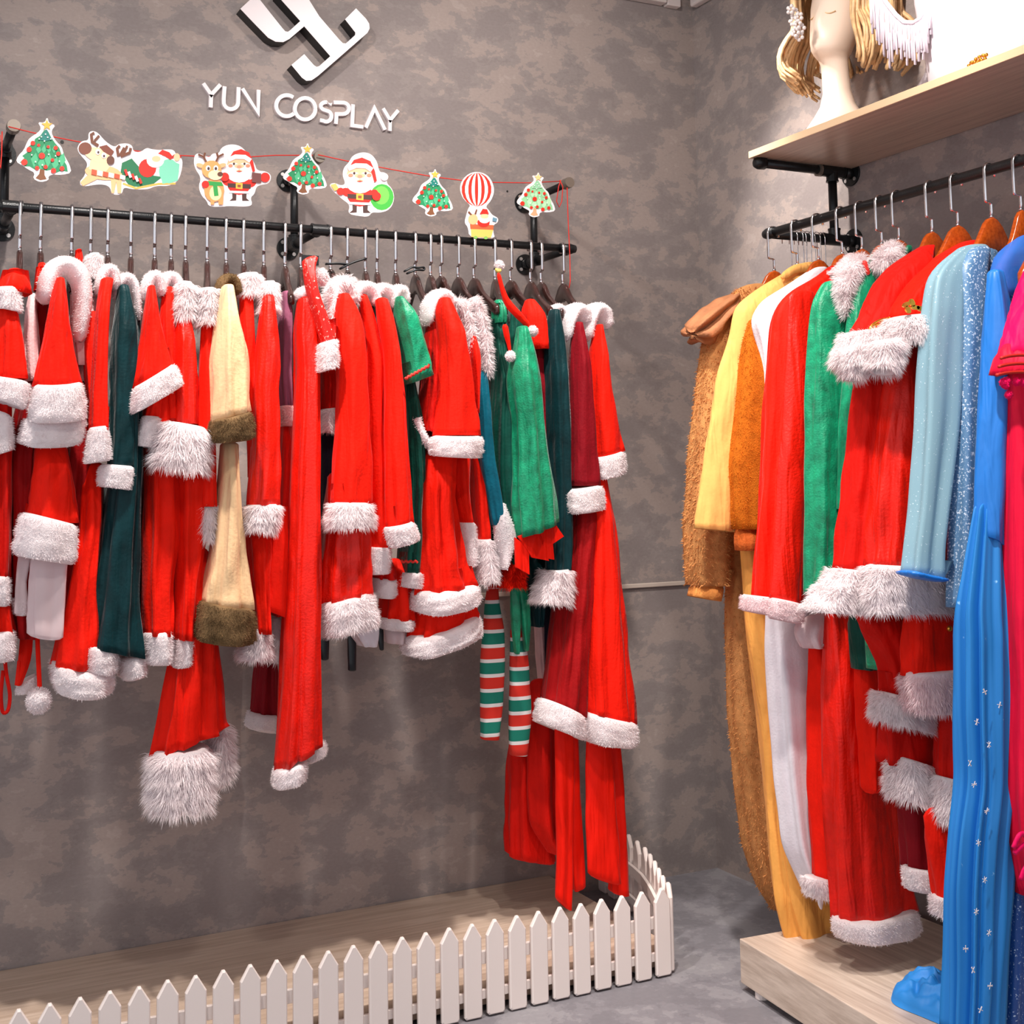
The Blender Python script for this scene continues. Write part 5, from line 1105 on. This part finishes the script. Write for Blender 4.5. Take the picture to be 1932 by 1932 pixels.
Ls = man_layers(1090, 762, .86) + [(RED, KE(1208, 808, 22, 22)), ((110, 62, 60), KZ((1148, 786), (1190, 790), (1190, 834), (1148, 830)))]
Ls += [((236, 150, 90), KE(976, 866, 46, 54)), ((236, 150, 90), KZ((958, 890), (976, 890), (976, 932), (960, 932))), ((236, 150, 90), KZ((994, 890), (1018, 888), (1016, 932), (996, 932))), ((248, 206, 160), KE(982, 880, 28, 34)), (GRN, KZ((940, 824), (1010, 830), (1018, 848), (938, 844))), (GRN, KZ((970, 842), (990, 842), (996, 892), (976, 894))), (RED, KE(936, 840, 17, 17)), (RED, KE(1024, 806, 20, 20))] + deer_head(964, 772, .98)
card('man_and_deer_card', 'bearded man in a red suit standing with a small deer in a green scarf', o2, Ls)
o3 = KZ((1500, 840), (1524, 832), (1552, 846), (1576, 838), (1560, 800), (1566, 764), (1590, 740), (1606, 708), (1650, 692), (1690, 700), (1718, 734), (1728, 786), (1752, 784), (1772, 804), (1758, 832), (1790, 862), (1798, 910), (1776, 956), (1730, 970), (1694, 966), (1680, 988), (1634, 984), (1584, 974), (1596, 934), (1560, 908), (1540, 890), (1512, 866))
Ls = [((60, 170, 60), KE(1740, 898, 54, 60)), ((110, 205, 80), KE(1738, 890, 36, 42))] + man_layers(1640, 806, .92) + [((240, 184, 100), KZ((1506, 842), (1530, 836), (1546, 862), (1524, 870))), (RED, KE(1552, 872, 17, 17)), (RED, KE(1716, 894, 20, 20)), (WHT, KE(1752, 806, 17, 17))]
card('man_with_sack_card', 'bearded man in a red suit carrying a round green sack', o3, Ls)
# balloon card
bz = lambda a, b: (500 + a / 2.415, 220 + b / 2.415)
BZ = lambda *p: [bz(*q) for q in p]
def BE(cx, cy, rx, ry=None, n=20): return [bz(cx + rx * math.cos(2 * math.pi * k / n), cy + (ry or rx) * math.sin(2 * math.pi * k / n)) for k in range(n)]
o4 = BZ((966, 250), (1010, 262), (1036, 296), (1046, 340), (1030, 384), (1004, 410), (1020, 426), (1034, 448), (1064, 462), (1060, 484), (1040, 492), (1040, 530), (1050, 556), (930, 552), (926, 504), (908, 484), (918, 448), (926, 418), (938, 404), (904, 378), (886, 330), (898, 288), (930, 258))
Ls = [(WHT, BE(966, 332, 72, 76))]
for k in range(5):
    a0 = -1 + (2 * k + .1) * 2 / 9.5; a1 = a0 + .21; pr = lambda a, t: bz(966 + 72 * a * math.sin(t), 332 - 76 * math.cos(t))
    ts = np.linspace(.0, math.pi, 10); Ls.append(((218, 40, 20), [pr(a0, t) for t in ts] + [pr(a1, t) for t in ts[::-1][1:-1]]))
Ls += [((238, 180, 90), BZ((938, 512), (1040, 516), (1030, 552), (940, 548))), ((180, 90, 50), BZ((934, 490), (1042, 494), (1040, 516), (936, 512))), (TAN, BE(948, 468, 22, 24)), (BRN, BZ((930, 430), (944, 446), (938, 450), (924, 436))), (BRN, BZ((968, 424), (962, 446), (954, 444), (962, 422))), (RED, BE(996, 482, 28, 22)), (WHT, BE(1000, 466, 26, 20)), (SKN, BE(1000, 454, 19, 11)), (RED, BZ((978, 444), (992, 420), (1012, 422), (1020, 444))), ((90, 130, 150), BZ((1038, 458), (1058, 464), (1054, 480), (1036, 476))), ((120, 170, 80), BE(960, 550, 9, 7)), ((120, 170, 80), BE(1006, 552, 9, 7))]
card('balloon_card', 'red and white striped balloon card with a basket of riders touching the rail', o4, Ls)

# ------------------------------------------------------------------ mannequins on the shelf
def ring_loft(rings, n=28):
    """rings: (centre, rx, ry, rot) horizontal ellipses"""
    P = []
    for c, rx, ry in rings:
        th = np.arange(n) / n * 2 * np.pi; P.append(np.stack([c[0] + rx * np.cos(th), c[1] + ry * np.sin(th), np.full(n, c[2])], 1))
    P = np.array(P); return P.reshape(-1, 3), tube_faces(len(P), n) + [list(range(n)), [(len(P) - 1) * n + j for j in range(n)]]
ZS = 2.0435
def bust(label, x, y, h, skin, yaw, nm='mannequin_head'):
    t = thing(nm, (x, y, ZS), label, 'mannequin'); c, s = math.cos(yaw), math.sin(yaw)
    # profile in the head frame: forward = +f
    prof = [(0, 0, .072, .085), (.015, 0, .074, .088), (.035, 0, .066, .080), (.055, -.004, .052, .062), (.075, -.006, .040, .046), (.10, -.006, .034, .037), (.13, -.002, .033, .035), (.155, .002, .033, .035), (.165, .010, .044, .036), (.172, .018, .056, .040), (.182, .020, .062, .047), (.20, .018, .068, .053), (.22, .012, .074, .058), (.245, .006, .080, .062), (.27, .002, .085, .066), (.295, -.002, .086, .067), (.32, -.006, .083, .064), (.34, -.008, .074, .056), (.358, -.01, .055, .042), (.368, -.01, .025, .02)]
    n = 32; th = np.arange(n) / n * 2 * np.pi; P = []
    for z, f, a, b in prof:
        ff = f + a * np.cos(th); ss = b * np.sin(th)
        k = np.exp(-(th * th) / .05) + np.exp(-((th - 2 * np.pi) ** 2) / .05)
        if .2 < z < .26: ff = ff + k * .016 * math.sin((z - .2) / .06 * math.pi) ** .8           # nose
        if .178 < z < .2: ff = ff + k * .006                                                     # mouth and chin
        tilt = max(0, z - .15); ff = ff - tilt * .28
        P.append(np.stack([x + (ff * c - ss * s), y + (ff * s + ss * c), np.full(n, ZS + z * h)], 1))
    P = np.array(P); mesh('bust', P.reshape(-1, 3), tube_faces(len(P), n) + [list(range(n)), [(len(P) - 1) * n + j for j in range(n)]], skin, t)
    for sd in (-1, 1):                                   # closed lids with lashes
        a = .42 * sd; f = .077 * math.cos(a) - .028; q = .066 * math.sin(a); pts = []
        for k in range(7):
            aa = a + (k - 3) * .075; ff = .0835 * math.cos(aa) - .022; qq = .0625 * math.sin(aa); pts.append((x + ff * c - qq * s, y + ff * s + qq * c, ZS + (.247 - .004 * math.cos((k - 3) * .5)) * h))
        MB().tube(pts, .0016, 6).build('eyelid', M['hair'], t, True, 'closed dark eyelid')
    return t, c, s
hx = at(1578, 205, x=-.175); yaw = math.radians(196); HS = 1.32
t, c, s = bust('pale mannequin head with closed eyes at the corner end of the oak shelf', -.175, hx[1], HS, M['skin'], yaw)
hd = np.array([-.175, hx[1], ZS]); fw = np.array([c, s, 0.]); lf = np.array([-s, c, 0.])
th = np.linspace(0, 2 * np.pi, 33)[:-1]; cap = []
for k in range(9):
    ph = k / 8 * 1.75
    cap.append(np.stack([hd + HS * (fw * (-.05 + .092 * math.sin(ph) * math.cos(a) * (1 if math.cos(a) < .2 else .85)) + lf * (.082 * math.sin(ph) * math.sin(a)) + np.array([0, 0, .292 + .098 * math.cos(ph) + .035 * max(0, math.cos(a)) * math.sin(ph)])) for a in th]))
cap = np.array(cap); wig = thing('blond_wig', tuple(hd + np.array([0, 0, .3 * HS])), 'honey-blond wavy wig with white flowers on the mannequin head', 'wig')
mesh('cap', cap.reshape(-1, 3), tube_faces(9, 32) + [list(range(32))], M['hair'], wig)
lk = MB(); rg = np.random.RandomState(3)
for k in range(230):
    a = .70 + (2 * np.pi - 1.40) * rg.rand(); r = 1 + .16 * rg.rand(); pts = []; back = abs(a - np.pi) < 1.2; L = (.245 + .03 * rg.rand()) if not back else .22; w0 = 6.28 * (int(a * 5) / 5.) + rg.rand() * .7
    for q in range(17):
        u = q / 16; top = min(1, math.sqrt(u * 5 + .03)); curl = max(0, u - .55) / .45
        out = r * (1.02 + .10 * math.sin(u * 3.14) + .42 * math.sin(curl * 2.5) * (1 - .35 * curl)); wv = .010 * math.sin(u * 11 + w0) * u
        z = .385 - .03 * (r - 1) - u * L + .045 * max(0, curl - .72)
        pts.append(hd + HS * (fw * (-.05 + .086 * math.cos(a) * out * top + wv * .6) + lf * (.080 * math.sin(a) * out * top + wv) + np.array([0, 0, z])))
    lk.tube(pts, [HS * (.0050 * (1 - .6 * (q / 16)) + .0008) for q in range(17)], 5)
lk.build('locks', M['hair'], wig, True)['kind'] = 'stuff'
for k in range(8):
    p = at(1492 + 6 * (k % 3) + 1.5 * k, 18 + 7.2 * k, x=-.31 + .012 * (k % 2)); fl = MB()
    for j in range(5): a = j * 1.2566 + k; fl.ball(tuple(p + np.array([math.cos(a) * .003, -math.cos(a) * .008, math.sin(a) * .009])), .0052, 0, 8, 5)
    fl.ball(tuple(p + np.array([-.004, 0, 0])), .0036, 0, 8, 5)
    fl.build('flower', M['pearl'], wig, True, 'white fabric flower')
# fringed white headdress on a white bust, and a broad white bust to its right
b2 = at(1722, 60, x=-.20); t2_, c2, s2 = bust('white mannequin head under a fringed white headdress, right of the blond wig', -.13, b2[1] - .02, 1.3, M['white_skin'], math.radians(200))
fh = thing('fringed_headdress', tuple(at(1700, 20, x=-.27)), 'white yarn headdress with long looped fringe draped before the white mannequin', 'headdress')
band = [(1640, -60), (1655, -25), (1672, 5), (1690, 28), (1706, 42), (1724, 43), (1738, 34), (1746, 18), (1752, -10), (1760, -40)]
bp_ = [at(u, v, x=-.275) for u, v in band]; MB().tube(bp_, .0055, 10).build('band', M['fringe'], fh, True)
fr = MB()
for k in range(46):
    q = k / 45 * 8.2; i0 = int(q); f_ = q - i0; p = bp_[i0] * (1 - f_) + bp_[min(i0 + 1, 9)] * f_; L = .085 + .015 * math.sin(k * 1.7) + (.05 if k < 14 else 0)
    sw = .006 * math.sin(k * 2.3); fr.tube([p, p + np.array([sw * .3, sw * .5, -L * .5]), p + np.array([sw * .5, sw, -L]), p + np.array([sw * .5 + .004, sw + .006, -L * .97]), p + np.array([sw * .3 + .004, sw * .5 + .006, -L * .45])], .0021, 6)
fr.build('fringe', M['fringe'], fh, True)['kind'] = 'stuff'
b3 = at(1850, 90, x=-.19)
t3_ = thing('dress_bust', (-.18, b3[1], ZS), 'broad white mannequin torso with gold beads at its foot, far right on the shelf', 'mannequin')
rings = [((-.18, b3[1], ZS + z), rx, ry) for z, rx, ry in ((0, .085, .135), (.02, .09, .14), (.06, .092, .145), (.12, .096, .152), (.18, .10, .165), (.24, .098, .175), (.29, .085, .172), (.32, .068, .14), (.335, .05, .075), (.35, .043, .05), (.39, .04, .044), (.42, .04, .044))]
V, Fc = ring_loft(rings, 36); mesh('torso', V, Fc, M['white_skin'], t3_)
bd = MB()
for k in range(16):
    p = at(1828 + 2.2 * k, 124 - 1.3 * k + 5 * math.sin(k * 1.9), x=-.288); bd.ball(tuple(p), .0042, 0, 8, 6)
bd.build('beads', M['gold'], t3_, True, 'gold beads')
